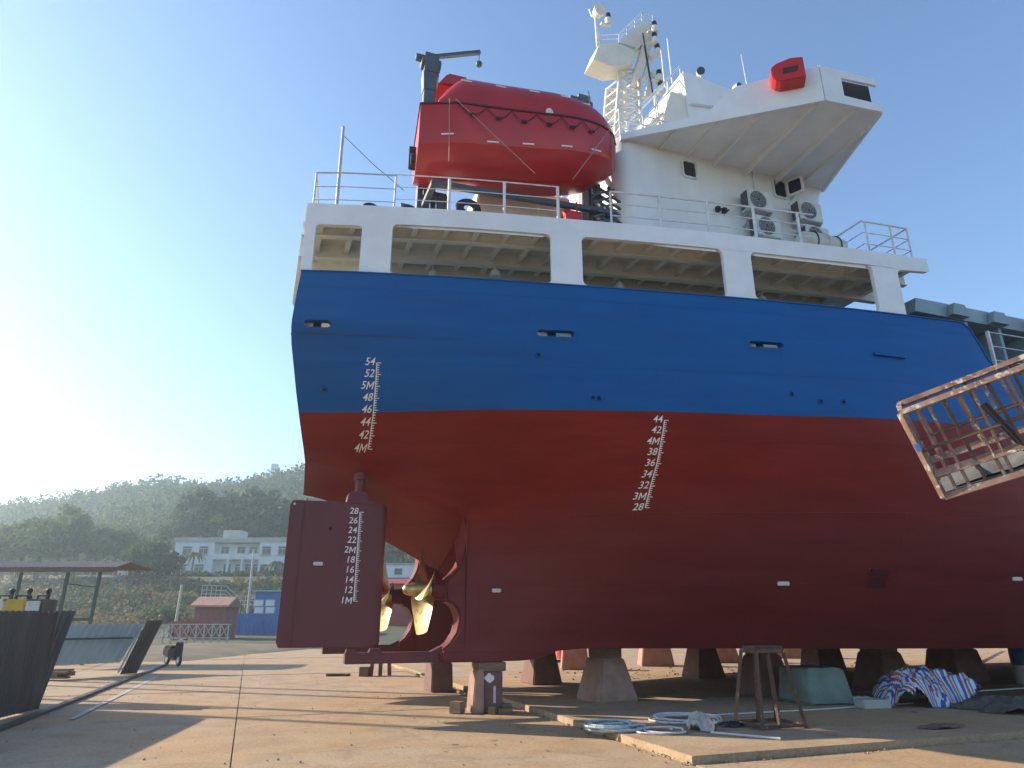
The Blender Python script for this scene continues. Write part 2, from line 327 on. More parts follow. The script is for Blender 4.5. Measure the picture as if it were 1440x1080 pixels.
def stripe_mat():
    m, nt, b = new_mat('stripe_tarp')
    v = mapv(nt, (1, 1, 1)); sp = nd(nt, 'ShaderNodeSeparateXYZ'); tc = nd(nt, 'ShaderNodeTexCoord'); nt.links.new(tc.outputs['UV'], sp.inputs[0])
    ml = nd(nt, 'ShaderNodeMath', operation='MULTIPLY'); nt.links.new(sp.outputs[0], ml.inputs[0]); ml.inputs[1].default_value = 9.0
    fr = nd(nt, 'ShaderNodeMath', operation='FRACT'); nt.links.new(ml.outputs[0], fr.inputs[0])
    r = ramp(nt, fr.outputs[0], [(0.0, (0.62, 0.64, 0.68)), (0.22, (0.04, 0.12, 0.38)), (0.46, (0.62, 0.64, 0.68)), (0.60, (0.45, 0.09, 0.06)), (0.78, (0.62, 0.64, 0.68)), (0.88, (0.06, 0.20, 0.48))])
    r.color_ramp.interpolation = 'CONSTANT'
    nt.links.new(r.outputs[0], b.inputs['Base Color']); b.inputs['Roughness'].default_value = 0.55
    bumpn(nt, noise(nt, v, 30, 4).outputs[0], b, 0.2, 0.01)
stripe_mat()

# ================================================================= SETTING: ground, yard, hill
PSI = R(20); SX, SY, SZ = -3.236, 14.70, 1.162      # ship origin: starboard rudder stock at draught zero
def W(s, b, z=0.0):   # ship coordinates (forward, starboard, up from GROUND) -> world
    return Vector((SX + math.cos(PSI) * s + math.sin(PSI) * b, SY + math.sin(PSI) * s - math.cos(PSI) * b, z))
def hz(x, y):
    f = pchip([0, 46, 60, 75, 92, 110, 135, 150, 180, 230, 300, 345, 430, 700, 2500], [-.3, -.3, .1, .5, 2.2, 5.6, 9.9, 10.6, 17, 35, 60, 62, 48, 30, 10])
    k = 1.0
    if x < -95: k = max(0.55, 1 + (x + 95) * 0.0033)
    if x > 60: k = max(0.15, 1 - (x - 60) * 0.006)
    base = f(y)
    if base > 6: base = 6 + (base - 6) * k
    n = 2.2 * math.sin(x * .031 + 1.3) * math.sin(y * .027) + 1.3 * math.sin(x * .083 + y * .05) + 0.7 * math.sin(x * .17 - y * .13)
    w = min(1, max(0, (y - 155) / 60))
    return base + n * w * 1.3
m = MB(); m.add([(-3000, -3000, -0.35), (3000, -3000, -0.35), (3000, 3000, -0.35), (-3000, 3000, -0.35)], [(0, 1, 2, 3)])
tag(m.build('ground', 'soil'), kind='structure')
m = MB(); xs = np.concatenate([np.arange(-620, -200, 20), np.arange(-200, 120, 5), np.arange(120, 500, 20)]); ys = np.concatenate([np.arange(46, 160, 3), np.arange(160, 440, 7), np.arange(440, 1100, 60)])
m.grid([[(x, y, hz(x, y)) for y in ys] for x in xs]); hill = tag(m.build('hillside', 'hill_soil', smooth=60), kind='structure')
# concrete yard laid in panels square to the berth
m = MB(); a = [W(-48, 30, -0.06), W(70, 30, -0.06), W(70, -36, -0.06), W(-48, -36, -0.06)]; m.add(a, [(0, 1, 2, 3)])
yard = tag(m.build('yard', 'soil'), kind='structure')
def slab_piece(name, s0, s1, b0, b1, z0, z1, parent):
    mm = MB(); g = 0.006
    q = [(s0 + g, b1 - g), (s1 - g, b1 - g), (s1 - g, b0 + g), (s0 + g, b0 + g)]
    dz = random.uniform(-.006, .006)
    mm.hexa([W(s, b, z0) for s, b in q] + [W(s, b, z1 + dz + random.uniform(-.002, .002)) for s, b in q])
    return mm.build(name, 'yard_concrete', parent, bevel=0.008)
sj = [-47.6, -41.9, -36.2, -30.5, -24.8, -19.1, -13.4, -7.7, -2.0, 3.7]; bj = [-35, -29.3, -23.6, -17.9, -12.2, -6.5, -0.8, 4.9, 10.6, 16.3, 22]
for i in range(len(sj) - 1):
    for j in range(len(bj) - 1): slab_piece('concrete_panel', sj[i], sj[i + 1], bj[j], bj[j + 1], -0.06, 0.0, yard)
for s0 in range(12):
    for b0 in (6.25, 11.95): slab_piece('concrete_panel', 3.72 + s0 * 5.7, 3.72 + (s0 + 1) * 5.7, b0, b0 + 5.7, -0.06, 0.0, yard)
# raised berth slab under the ship
m = MB(); a = [W(3.74, 6.2, -.05), W(70, 6.2, -.05), W(70, -36, -.05), W(3.74, -36, -.05)]; m.add(a, [(0, 1, 2, 3)])
berth = tag(m.build('berth', 'soil'), kind='structure')
bs = [3.72, 11.2, 18.8, 26.4, 34, 42, 50, 58, 66]; bb = [-36, -28, -20.6, -13.2, -5.8, 0.4, 6.2]
for i in range(len(bs) - 1):
    for j in range(len(bb) - 1): slab_piece('concrete_panel', bs[i], bs[i + 1], bb[j], bb[j + 1], -0.045, 0.10, berth)
# chipped edge rubble along the berth edge
def lump(mm, c, r, n=1):
    for _ in range(n):
        p = [Vector((random.gauss(0, 1), random.gauss(0, 1), random.gauss(0, .6))).normalized() * r * random.uniform(.6, 1.2) for _ in range(8)]
        bm = bmesh.new(); [bm.verts.new(Vector(c) + q) for q in p]; bmesh.ops.convex_hull(bm, input=bm.verts); bm.verts.index_update()
        mm.add([v.co for v in bm.verts], [tuple(v.index for v in f.verts) for f in bm.faces]); bm.free()
m = MB()
for i in range(260):
    t = random.random()
    if random.random() < .6: p = W(3.72 - abs(random.gauss(0, .10)), 6.2 - 22 * t ** 1.5, .012)
    else: p = W(3.72 + 12 * t, 6.22 + abs(random.gauss(0, .10)), .012)
    lump(m, p, random.uniform(.008, .03))
for i in range(420):      # swept grit under the hull
    p = W(random.uniform(6, 22), random.gauss(-6.5, 1.6), .112); lump(m, p, random.uniform(.015, .06))
for i in range(700):
    q = W(random.uniform(-12, 3.4), random.uniform(-14, 7.5), .006); lump(m, q, random.choice((.006, .008, .012, .02)))
tag(m.build('rubble', 'block_concrete'), 'broken concrete crumbs and grit scattered along the berth slab edge', 'rubble', kind='stuff')
# rusty steel strip on the yard at left
m = MB(); m.bar(gnd(-40, 1043) + Vector((0, 0, .03)), gnd(232, 936) + Vector((0, 0, .03)), .14, .06)
tag(m.build('steel_strip', 'tin_dark'), 'long dark steel strip lying on the concrete towards the scooter', 'steel strip')
m = MB(); p, q = gnd(100, 1012), gnd(222, 951); d = (q - p).normalized(); nrm = Vector((-d.y, d.x, 0)) * .06  # pale strip laid on the concrete, a band of sunlight put in as colour
m.add([p - nrm + Vector((0, 0, .009)), p + nrm + Vector((0, 0, .009)), q + nrm + Vector((0, 0, .009)), q - nrm + Vector((0, 0, .009))], [(0, 1, 2, 3)]); tag(m.build('sunlit_strip', 'plaster_old'), kind='structure')
# ================================================================= THE SHIP
DTW = 4.6                      # distance between the twin skegs; b = 0 is the starboard one, hull centreline b = -2.3
ship = empty('cargo_ship', (SX, SY, SZ), PSI, 'blue and red cargo ship with white bridge standing on blocks in the yard', 'ship')
def L(s, b, z): return (s, -b, z)
TS = [-1.5, -.1, 1.4, 2.3, 2.83, 5.35, 7.7, 10.4, 14, 20, 42, 50, 56]
TZ = [-.2, .5, 1, 2, 2.8, 3.2, 3.4, 3.6, 3.8, 4.0, 4.2, 4.4, 4.57, 4.8, 5.0, 5.4, 6.1, 7.05]
TB = [
 [-2.2, -2, -1.8, -1.5, -1.1, -.8, -.6, -.4, 0.0, .45, .75, .98, 1.14, 1.32, 1.47, 1.75, 2.2, 2.42],
 [-2.2, -2, -1.7, -1.2, -.7, -.4, -.2, .05, .5, .85, 1.19, 1.45, 1.67, 1.86, 2.02, 2.28, 2.62, 2.87],
 [.2, .22, .23, .25, .28, .35, .5, .9, 1.22, 1.52, 1.80, 2.07, 2.36, 2.5, 2.6, 2.78, 3.03, 3.24],
 [.27, .27, .275, .29, .36, .80, 1.10, 1.42, 1.72, 2.0, 2.27, 2.52, 2.73, 2.83, 2.90, 3.03, 3.25, 3.43],
 [.28, .30, .32, .40, .74, 1.18, 1.50, 1.78, 2.05, 2.30, 2.53, 2.75, 2.91, 3.0, 3.06, 3.18, 3.38, 3.54],
 [.70, 1.1, 1.45, 2.15, 2.72, 2.98, 3.12, 3.27, 3.38, 3.48, 3.58, 3.66, 3.71, 3.76, 3.8, 3.87, 3.97, 4.04],
 [1.5, 2.05, 2.5, 3.2, 3.6, 3.78, 3.86, 3.94, 4.01, 4.08, 4.14, 4.2, 4.26, 4.3, 4.33, 4.38, 4.44, 4.45],
 [2.6, 3.2, 3.6, 4.2, 4.5, 4.62, 4.67, 4.72, 4.76, 4.8, 4.84, 4.88, 4.9, 4.9, 4.9, 4.9, 4.88, 4.82],
 [3.6, 4.15, 4.5, 4.95, 5.08, 5.12, 5.13, 5.14, 5.15, 5.15, 5.15, 5.15, 5.15, 5.15, 5.15, 5.15, 5.15, 5.13],
 [4.0, 4.6, 4.9, 5.2, 5.28, 5.3, 5.3, 5.3, 5.3, 5.3, 5.3, 5.3, 5.3, 5.3, 5.3, 5.3, 5.3, 5.3],
 [3.6, 4.3, 4.7, 5.1, 5.2, 5.25, 5.26, 5.28, 5.3, 5.3, 5.3, 5.3, 5.3, 5.3, 5.3, 5.3, 5.3, 5.3],
 [.6, 1.2, 1.6, 2.2, 2.6, 2.8, 2.9, 3.0, 3.1, 3.2, 3.3, 3.4, 3.5, 3.6, 3.7, 3.9, 4.2, 4.4],
 [-2.2, -2.1, -2.1, -2.0, -1.9, -1.9, -1.8, -1.8, -1.7, -1.6, -1.5, -1.4, -1.3, -1.2, -1.1, -.9, -.5, -.1]]
_cols = [pchip(TS, [TB[i][k] for i in range(len(TS))]) for k in range(len(TZ))]
def sec(s):
    return pchip(TZ, [f(s) for f in _cols])
_seccache = {}
def hb(s, z):
    k = round(s, 3)
    if k not in _seccache: _seccache[k] = sec(k)
    return _seccache[k](z)
zr_f = pchip([-1.5, -.1, 1.15, 2.3, 5.35, 11, 60], [3.82, 3.60, 3.24, 2.85, 1.8, .07, .07])
zc_f = pchip([-1.5, -1, 0, 1, 1.5, 2.3, 5, 8, 60], [3.5, 3.42, 2.98, 2.45, 2.2, 1.8, .7, .06, .06])
zk_f = pchip([2.3, 3.75, 4.5, 60], [-.19, -.17, .06, .07])
rake_f = pchip([3.3, 3.8, 4.2, 4.57, 5.2, 6.05, 7.05], [-1.0, -1.24, -1.40, -1.52, -1.69, -1.86, -1.79])
zt_f = pchip([-2, 12.5, 12.65, 13.2, 13.5, 46, 56], [7.05, 7.05, 6.98, 6.0, 5.92, 5.95, 7.4])
def skew(u, z):
    w = min(1, max(0, (0.5 - u) / 2.0)); w = w * w * (3 - 2 * w)
    return u + (rake_f(z) + 1.5) * w
ZUP = [4.2, 4.4, 4.57, 4.8, 5.0, 5.2, 5.4, 5.7, 5.97, 6.11, 6.5, 7.05]
SLOT = [(-1.30, -.85), (2.74, 3.5), (7.07, 7.84)]
us = sorted(set([-1.5, -1.3, -1.05, -.85, -.6, -.3, 0, .3, .6, .9, 1.15, 1.4, 1.7, 2.0, 2.28] + [2.3, 2.5, 2.74, 2.83, 3.1, 3.5, 3.9, 4.3, 4.8, 5.35, 5.9, 6.5, 7.07, 7.4, 7.84, 8.4, 9, 9.7, 10.4, 11.2, 12, 12.5, 12.7, 12.9, 13.05, 13.2, 13.5, 14, 15, 17, 20, 24, 28, 33, 38, 42, 45, 48, 50, 52, 54, 56]))
def column(u):
    full = u >= 2.29
    zr = zr_f(u); pts = []
    if full:
        zk = zk_f(u); zi = max(zr, zk + .002)
        k = min(1, max(0, (u - 2.3) / 9))
        b_in = -.28 - 1.9 * k
        zc = max(zc_f(u), zk); pts = [(-2.3, min(zc, zi)), ((b_in - 2.3) / 2, (min(zc, zi) + zi) / 2), (b_in - .05, zi), (b_in, (zi + zk) / 2), (b_in, zk)]
        zs = zk; bstart = hb(u, max(zk, -.2))
        pts += [((b_in + bstart) / 2, zk), (bstart, zk)]
        pts += [(hb(u, zk + (zi - zk) * i / 8), zk + (zi - zk) * i / 8) for i in range(1, 9)]
        z0 = zi
    else:
        bstart = max(hb(u, zr), -1.2); z0 = zr
        zc = zc_f(u); pts = [(-2.3 + (bstart + 2.3) * q, zc + (zr - zc) * q ** 1.25) for q in (0, .2, .4, .58, .74, .88, 1)] + [(bstart, zr)] * 8
    for i in range(1, 15):
        t = (i / 14) ** 1.2
        z = z0 + (4.0 - z0) * t; pts.append((hb(u, z), z))
    zt = zt_f(u)
    for z in ZUP:
        zz = z if z <= 5.7 else 5.7 + (z - 5.7) * (zt - 5.7) / 1.35
        pts.append((hb(u, z), zz))
    return [L(skew(u, z), b, z) for b, z in pts]
cols = [column(u) for u in us]
nrow = len(cols[0]); rlo = nrow - len(ZUP) + ZUP.index(5.97)
def port(p, u):
    w = min(1, max(0, (1.5 - u) / 3.0)); return (p[0] + 1.25 * w * w, DTW - p[1], p[2])
m = MB(); n = len(cols)
for side in (0, 1):
    vs = [p if side == 0 else port(p, us[ci]) for ci, c in enumerate(cols) for p in c]; fs = []
    for i in range(n - 1):
        for j in range(nrow - 1):
            if j == rlo and any(us[i] >= a - 1e-3 and us[i + 1] <= b + 1e-3 for a, b in SLOT): continue
            fs.append((i * nrow + j, (i + 1) * nrow + j, (i + 1) * nrow + j + 1, i * nrow + j + 1))
    m.add(vs, fs)
c0 = cols[0]; m.add(c0 + [port(p, -1.5) for p in c0], [(j, j + 1, nrow + j + 1, nrow + j) for j in range(nrow - 1)])
cN = cols[-1]; m.add(cN + [(p[0], DTW - p[1], p[2]) for p in cN], [(j, j + 1, nrow + j + 1, nrow + j) for j in range(nrow - 1)])
hull = m.build('hull', 'hull_paint', ship, smooth=48, weld=True)
hull['label'] = 'hull painted blue above and antifouling red below'
# main deck inside the bulwark
m = MB(); P = []
for u in us:
    b = hb(u, 5.95) - .03; P.append([L(skew(u, 5.95), b, 5.86), L(*[q if k != 1 else -q for k, q in enumerate(port(L(skew(u, 5.95), b, 5.86), u))])])
m.grid(P); m.build('main_deck', 'deck_paint', ship)
# bulwark cap rail
def surf_s(u, z): return L(skew(u, z), hb(u, z), z)
m = MB(); pts = [L(skew(u, 7.05), hb(u, 7.05) - .03, zt_f(u) + .005) for u in us if u <= 13.5]
for a, b in zip(pts[:-1], pts[1:]): m.bar(a, b, .10, .025)
m.build('bulwark_cap', 'hull_paint', ship)
# fairlead frames in the mooring slots with rollers behind
for k, (a, b) in enumerate(SLOT):
    fr = MB(); lo, hi = 5.965, 6.115; N = 10; r = (hi - lo) / 2; zc = (hi + lo) / 2
    ring_o, ring_i = [], []
    for i in range(2 * N + 2):
        if i <= N: t = math.pi / 2 + math.pi * i / N; cx = a + r
        else: t = -math.pi / 2 + math.pi * (i - N - 1) / N; cx = b - r
        ring_i.append((cx + (r - .012) * math.cos(t), zc + (r - .012) * math.sin(t)))
        ring_o.append((cx + (r + .05) * math.cos(t) * 1.02, zc + (r + .04) * math.sin(t)))
    def ps(u, z, off): return L(skew(u, z), hb(u, z) + off, z)
    nn = len(ring_i)
    vs = [ps(u, z, .012) for u, z in ring_o] + [ps(u, z, .012) for u, z in ring_i] + [ps(u, z, -.14) for u, z in ring_i]
    fs = [(i, (i + 1) % nn, nn + (i + 1) % nn, nn + i) for i in range(nn)] + [(nn + i, nn + (i + 1) % nn, 2 * nn + (i + 1) % nn, 2 * nn + i) for i in range(nn)]
    fr.add(vs, fs); f = fr.build('fairlead', 'hull_paint', ship, smooth=40)
    for t in (.30, .52):
        rl = MB(); u = a + (b - a) * t; rl.cyl(L(skew(u, 6.0), hb(u, 6.0) - .22, 5.88), L(skew(u, 6.0), hb(u, 6.0) - .22, 6.3), .085, n=12); rl.build('roller', 'rail_white' if t < .4 else 'black', f)
# scupper holes and small fittings: short pipe stubs with dark bore
def hbs(s, z):       # half breadth at a true longitudinal position
    u = s
    for _ in range(6): u = s - (skew(u, z) - u)
    return hb(round(u, 3), z)
def on_hull(s, z, off=0.0): return Vector(L(s, hbs(s, z) + off, z))
for s, z in [(-1.1, 4.95), (2.82, 5.61), (3.94, 4.81), (4.05, 4.80), (7.95, 5.02), (8.55, 4.88), (9.03, 4.89), (9.9, 1.6)]:
    p = on_hull(s, z); q = on_hull(s + .05, z); nrm = Vector((q - p)).cross(on_hull(s, z + .05) - p).normalized(); nrm = nrm if nrm.y < 0 else -nrm
    qq = nrm.to_track_quat('Z', 'Y'); rr = .05
    pp = MB(); pp.ring(p + nrm * .004, qq, rr, .014, 16, 6); o = pp.build('scupper', 'hull_paint', ship, smooth=60)
    pp = MB(); pp.cyl(p - nrm * .02, p + nrm * .004, rr, n=16); pp.build('bore', 'dark_hole', o)
# rubbing bar, sea chest grille, zinc anodes
m = MB(); pts = [on_hull(9.88 + .77 * i / 5, 6.0 - .02 * i / 5, .03) for i in range(6)]
for a, b in zip(pts[:-1], pts[1:]): m.bar(a, b, .06, .05)
m.build('rubbing_bar', 'hull_paint', ship)
m = MB()
for i in range(6):
    z = 1.28 + .06 * i; m.bar(on_hull(9.9, z, .012), on_hull(10.25, z, .012), .03, .02)
m.build('sea_chest_grille', 'dark_hole', ship)
for s, z, w in [(2.95, 1.24, .19), (8.3, 1.35, .22), (13.0, 1.45, .22)]:
    mm = MB(); p = on_hull(s - w / 2, z, .02); q = on_hull(s + w / 2, z, .02); mm.bar(p, q, .05, .08); mm.build('zinc_anode', 'zinc', ship, bevel=.012)

# ---- draught marks wrapped on the surface
def text_mesh(body, size):
    cu = bpy.data.curves.new('t', 'FONT'); cu.body = body; cu.size = size; cu.align_x = 'RIGHT'; cu.align_y = 'CENTER'; cu.offset = size * .006; cu.resolution_u = 3; cu.shear = .12
    o = bpy.data.objects.new('t', cu); col.objects.link(o); bpy.context.view_layer.update()
    me = bpy.data.meshes.new_from_object(o); bpy.data.objects.remove(o); bpy.data.curves.remove(cu); return me
def text_metre(body, size):     # digit + block letter M drawn as strokes
    me = text_mesh(body[:-1], size); h = size * .70; w = h * .95; t = h * .17; x0, x1, y0, y1 = -w, 0.0, -h / 2, h / 2; xm = (x0 + x1) / 2
    vs = [(v.co.x - w - h * .14, v.co.y, 0) for v in me.vertices]; fs = [tuple(p.vertices) for p in me.polygons]
    sh = lambda x, y: (x + y * .12, y, 0)
    for q in ([(x0, y0), (x0 + t, y0), (x0 + t, y1), (x0, y1)], [(x1 - t, y0), (x1, y0), (x1, y1), (x1 - t, y1)], [(x0 + t, y1), (x0 + t, y1 - t * 1.7), (xm, y0 + h * .18), (xm, y0 + h * .18 + t * 1.7)], [(x1 - t, y1), (xm, y0 + h * .18 + t * 1.7), (xm, y0 + h * .18), (x1 - t, y1 - t * 1.7)]):
        b0 = len(vs); vs += [sh(*p) for p in q]; fs.append(tuple(range(b0, b0 + 4)))
    m2 = bpy.data.meshes.new('t'); m2.from_pydata(vs, [], fs); bpy.data.meshes.remove(me); return m2
def marks(parent, z0, z1, s_of, fn, lab, hgt=.135):
    z = z0
    while z <= z1 + 1e-6:
        k = round(z * 10); body = f'{k // 10}M' if k % 10 == 0 else str(k)
        me = (text_metre if body.endswith('M') else text_mesh)(body, hgt * 1.38); me.name = 'draught_number'
        for v in me.vertices:
            s, zz = s_of(z) - .035 + v.co.x, z + .015 + v.co.y; v.co = fn(s, zz, .006)
        me.materials.clear(); me.materials.append(M_['mark_white'])
        o = bpy.data.objects.new('draught_number', me); col.objects.link(o); o.parent = parent
        z += .2
    mm = MB(); N = int(round((z1 - z0) / .05))
    for i in range(N):
        za, zb = z0 + i * .05, z0 + (i + 1) * .05
        mm.add([fn(s_of(za) - .008, za, .006), fn(s_of(za) + .012, za, .006), fn(s_of(zb) + .012, zb, .006), fn(s_of(zb) - .008, zb, .006)], [(0, 1, 2, 3)])
    N = int(round((z1 - z0) / .04))
    for i in range(N + 1):
        z = z0 + i * .04; w = .085 if i % 5 == 0 else .05; h = .007
        mm.add([fn(s_of(z) + .012, z - h, .006), fn(s_of(z) + w, z - h, .006), fn(s_of(z) + w, z + h, .006), fn(s_of(z) + .012, z + h, .006)], [(0, 1, 2, 3)])
    mm.build('draught_scale', 'mark_white', parent)
fh = lambda s, z, o: L(s, hbs(s, z) + o, z)
marks(hull, 4.0, 5.4, lambda z: -.06 - (z - 4) * .10, fh, 'stern')
marks(hull, 2.8, 4.4, lambda z: 5.34, fh, 'mid')

# ---- skegs, rudders, propellers (starboard set built, port set copied)
def skeg_set():
    out = []
    arch = [(1.10, 3.32), (1.5, 3.20), (1.85, 3.09), (2.08, 2.95), (2.21, 2.78), (2.28, 2.52), (2.28, 2.25), (2.23, 1.97), (2.13, 1.74), (2.0, 1.58), (1.86, 1.47), (1.86, 1.02), (2.02, .95), (2.13, .82), (2.17, .62), (2.12, .40), (1.98, .19), (1.80, .05), (1.80, -.19), (2.7, -.19), (2.7, 3.75), (1.10, 3.75)]
    mm = MB(); mm.prism(arch, lambda u, v, t: L(u, t, v), .275, -.275); out.append(mm.build('skeg', 'hull_paint', ship, smooth=40, bevel=.045))
    mm = MB(); pts = [(3.3, .34), (2.7, .30), (2.1, .235), (1.75, .205), (1.60, .20), (1.60, .12)]
    mm.grid([[L(s, r * math.sin(2 * math.pi * i / 24), 1.25 + r * math.cos(2 * math.pi * i / 24)) for i in range(24)] for s, r in pts], True); out.append(mm.build('stern_tube', 'hull_paint', ship, smooth=50))
    mm = MB(); sole = [(-.12, -.19), (1.85, -.19), (1.85, .13), (1.62, .02), (.60, .02), (.58, .09), (.38, .09), (.36, .02), (.08, .02), (.06, .10), (-.08, .10), (-.10, .02), (-.12, .02)]
    mm.prism(sole, lambda u, v, t: L(u, t, v), .13, -.13); out.append(mm.build('sole_piece', 'maroon', ship, bevel=.015))
    # rudder
    rud = MB(); rows = []
    def half(t): return .17 * (1.9 * math.sqrt(max(t, 0)) * (1 - t) + .06 * (1 - t) + .05 * t)
    zs = [.125, .14, .22, .6, 1.2, 1.8, 2.4, 2.9, 2.98, 3.0]
    for z in zs:
        le, te = .555 + .0 * z, -1.45
        cr = 0.0
        if z < .22: cr = .10 * (1 - math.sqrt(max(0, 1 - ((.22 - z) / .1) ** 2)))
        if z > 2.9: cr = .09 * (1 - math.sqrt(max(0, 1 - ((z - 2.9) / .105) ** 2)))
        te += cr; le -= cr * .5; row = []
        ts = [0, .02, .06, .14, .26, .4, .55, .72, .88, 1.0]
        for t in ts: row.append(L(le + (te - le) * t, half(t), z))
        for t in reversed(ts): row.append(L(le + (te - le) * t, -half(t), z))
        rows.append(row)
    rud.grid(rows, True); nn = len(rows[0])
    rud.add(rows[0], [tuple(range(nn))]); rud.add(rows[-1], [tuple(range(nn))])
    ru = rud.build('rudder', 'maroon', ship, smooth=35, weld=True); out.append(ru)
    st = MB(); st.cyl(L(-.05, 0, 2.98), L(-.05, 0, 3.75), .105, n=18); st.cyl(L(-.05, 0, 3.50), L(-.05, 0, 3.66), .145, n=18); st.build('rudder_stock', 'maroon', ru, smooth=40)
    pl = MB(); pl.prism([(-.33, 2.96), (.27, 2.96), (.27, 3.05), (.12, 3.05), (.10, 3.24), (-.24, 3.24), (-.30, 3.17)], lambda u, v, t: L(u, t, v), .15, -.15); pl.build('stock_palm', 'maroon', ru, bevel=.02)
    pn = MB(); pn.cyl(L(-.02, 0, .0), L(-.02, 0, .14), .07, n=14); pn.build('pintle', 'maroon', ru)
    mm = MB(); mm.box(L(-.8, .155, 1.72), (.19, .03, .075)); mm.build('zinc_anode', 'zinc', ru, bevel=.01)
    mm = MB(); mm.cyl(L(-.62, .13, 2.43), L(-.62, .186, 2.43), .028, n=12); mm.build('lifting_hole', 'dark_hole', ru)
    mm = MB(); mm.cyl(L(-1.37, -.04, 2.92), L(-1.37, .04, 2.92), .022, n=10); mm.build('lifting_eye', 'mark_white', ru)
    mm = MB(); mm.box(L(-1.18, 0, 1.56), (.02, .135, 2.8)); mm.build('weld_strap', 'maroon', ru)
    # propeller
    hubm = MB(); prof = [(1.60, .14), (1.58, .165), (1.30, .155), (1.20, .135), (1.08, .115), (1.01, .08), (.985, .02)]
    hubm.grid([[L(s, r * math.sin(2 * math.pi * i / 20), 1.25 + r * math.cos(2 * math.pi * i / 20)) for i in range(20)] for s, r in prof], True)
    pr = hubm.build('propeller', 'bronze', ship, smooth=50); out.append(pr)
    for k in range(4):
        th0 = R(-4 + 90 * k); bl = MB(); P = []; NR, NC = 12, 9
        for side in (1, -1):
            G = []
            for i in range(NR):
                x = i / (NR - 1); r = .13 + (.90 - .13) * x
                chord = .56 * math.sqrt(max(.0, 1 - abs((x - .58) / .60) ** 2.3)) + (.20 * (1 - x) ** 2) + .02
                pitch = math.atan2(1.7 / (2 * math.pi), r); row = []
                for j in range(NC):
                    c = (j / (NC - 1) - .5) * chord; c -= .12 * x * x * .6
                    thk = side * (.028 * (1 - x * .8)) * math.sqrt(max(0, 1 - (2 * j / (NC - 1) - 1) ** 2))
                    da = c * math.cos(pitch) / max(r, .12); ax = c * math.sin(pitch) + thk * math.cos(pitch) + .10 * x * x * .4
                    a = th0 + da; row.append(L(1.42 - ax, r * math.sin(a), 1.25 + r * math.cos(a)))
                G.append(row)
            bl.grid(G)
        bl.build('blade', 'bronze', pr, smooth=60, weld=True)
    return out, ru
sset, rudder = skeg_set()
rudder['label'] = 'maroon starboard rudder with white draught numbers'
fr_ = lambda s, z, o: L(s, (.17 * (1.9 * math.sqrt(max((.555 - s) / 2.005, 0)) * (1 - (.555 - s) / 2.005) + .06 * (1 - (.555 - s) / 2.005) + .05 * (.555 - s) / 2.005)) + o + .002, z)
for o in sset:
    c_ = dup(o, ship, (0, DTW, 0))
    if o is rudder: c_.rotation_euler = (0, 0, .55); c_['label'] = 'maroon port rudder turned a little to starboard'
marks(rudder, 1.0, 2.8, lambda z: -.035, fr_, 'rudder')

# ---- boat deck: fascia screen with openings, plating, beams, house under it
BS = [-1.9, -.12, 1.37, 3.2, 4.9, 6.6, 8.8, 10.9, 12.2, 14]; BBV = [2.30, 2.80, 3.18, 3.56, 3.9, 4.2, 4.53, 4.82, 4.93, 5.1]
bt = pchip(BS, BBV)
def rrect(s0, s1, z0, z1, r, n=5, step=.45):
    p = []
    for cx, cz, a0 in ((s1 - r, z0 + r, -90), (s1 - r, z1 - r, 0), (s0 + r, z1 - r, 90), (s0 + r, z0 + r, 180)):
        for i in range(n + 1):
            t = R(a0 + 90 * i / n); p.append((cx + r * math.cos(t), cz + r * math.sin(t)))
    out = []
    for i in range(len(p)):
        a, b = p[i], p[(i + 1) % len(p)]; k = max(1, int(abs(b[0] - a[0]) / step))
        for j in range(k): out.append((a[0] + (b[0] - a[0]) * j / k, a[1] + (b[1] - a[1]) * j / k))
    return out
outer = [(-1.80 + 12.84 * i / 30, 7.045) for i in range(31)] + [(11.03, 8.08), (11.06, 8.17), (11.15, 8.21), (11.5, 8.24), (11.88, 8.27), (11.96, 8.30), (11.96, 8.61)] + [(11.96 - 13.76 * i / 32, 8.61) for i in range(1, 33)]
holes = [rrect(-1.60, -.72, 7.075, 8.13, .07), rrect(-.14, 3.01, 7.075, 8.20, .10), rrect(3.65, 6.73, 7.075, 8.21, .12), rrect(7.38, 10.36, 7.075, 8.21, .12)]
polys = [[Vector((x, z, 0)) for x, z in outer]] + [[Vector((x, z, 0)) for x, z in h] for h in holes]
flat = [p for q in polys for p in q]; tris = tessellate_polygon(polys)
bm = bmesh.new(); bvs = [bm.verts.new((p.x, p.y, 0)) for p in flat]
for t in tris:
    try: bm.faces.new([bvs[i] for i in t])
    except ValueError: pass
for k in range(36):
    bmesh.ops.bisect_plane(bm, geom=bm.verts[:] + bm.edges[:] + bm.faces[:], plane_co=(-1.7 + .38 * k, 0, 0), plane_no=(1, 0, 0), dist=1e-4)
bm.verts.index_update(); fvs = [v.co.copy() for v in bm.verts]; ffs = [tuple(v.index for v in f.verts) for f in bm.faces]; bm.free()
for sg in (1, -1):
    m = MB(); f = (lambda s: bt(s)) if sg == 1 else (lambda s: -4.6 - bt(s))
    m.add([L(p.x + (0 if sg == 1 else 1.1 * max(0, min(1, (1 - p.x) / 2.8))), f(p.x), p.y) for p in fvs], ffs); m.build('deck_screen', 'white_paint', ship, solid=.10)
m = MB()   # aft fascia and stern posts
m.bar(L(-1.80, 2.30, 8.43), L(-.75, -6.9, 8.43), .09, .36)
for b in (2.28, .5, -2.3, -5.1, -6.88): m.bar(L(-1.66 + (2.3 - b) * .12, b, 7.0), L(-1.72 + (2.3 - b) * .115, b, 8.3), .16, .12)
m.build('stern_screen', 'white_paint', ship)
m = MB(); ss = [-1.85 + 13.8 * i / 34 for i in range(35)]
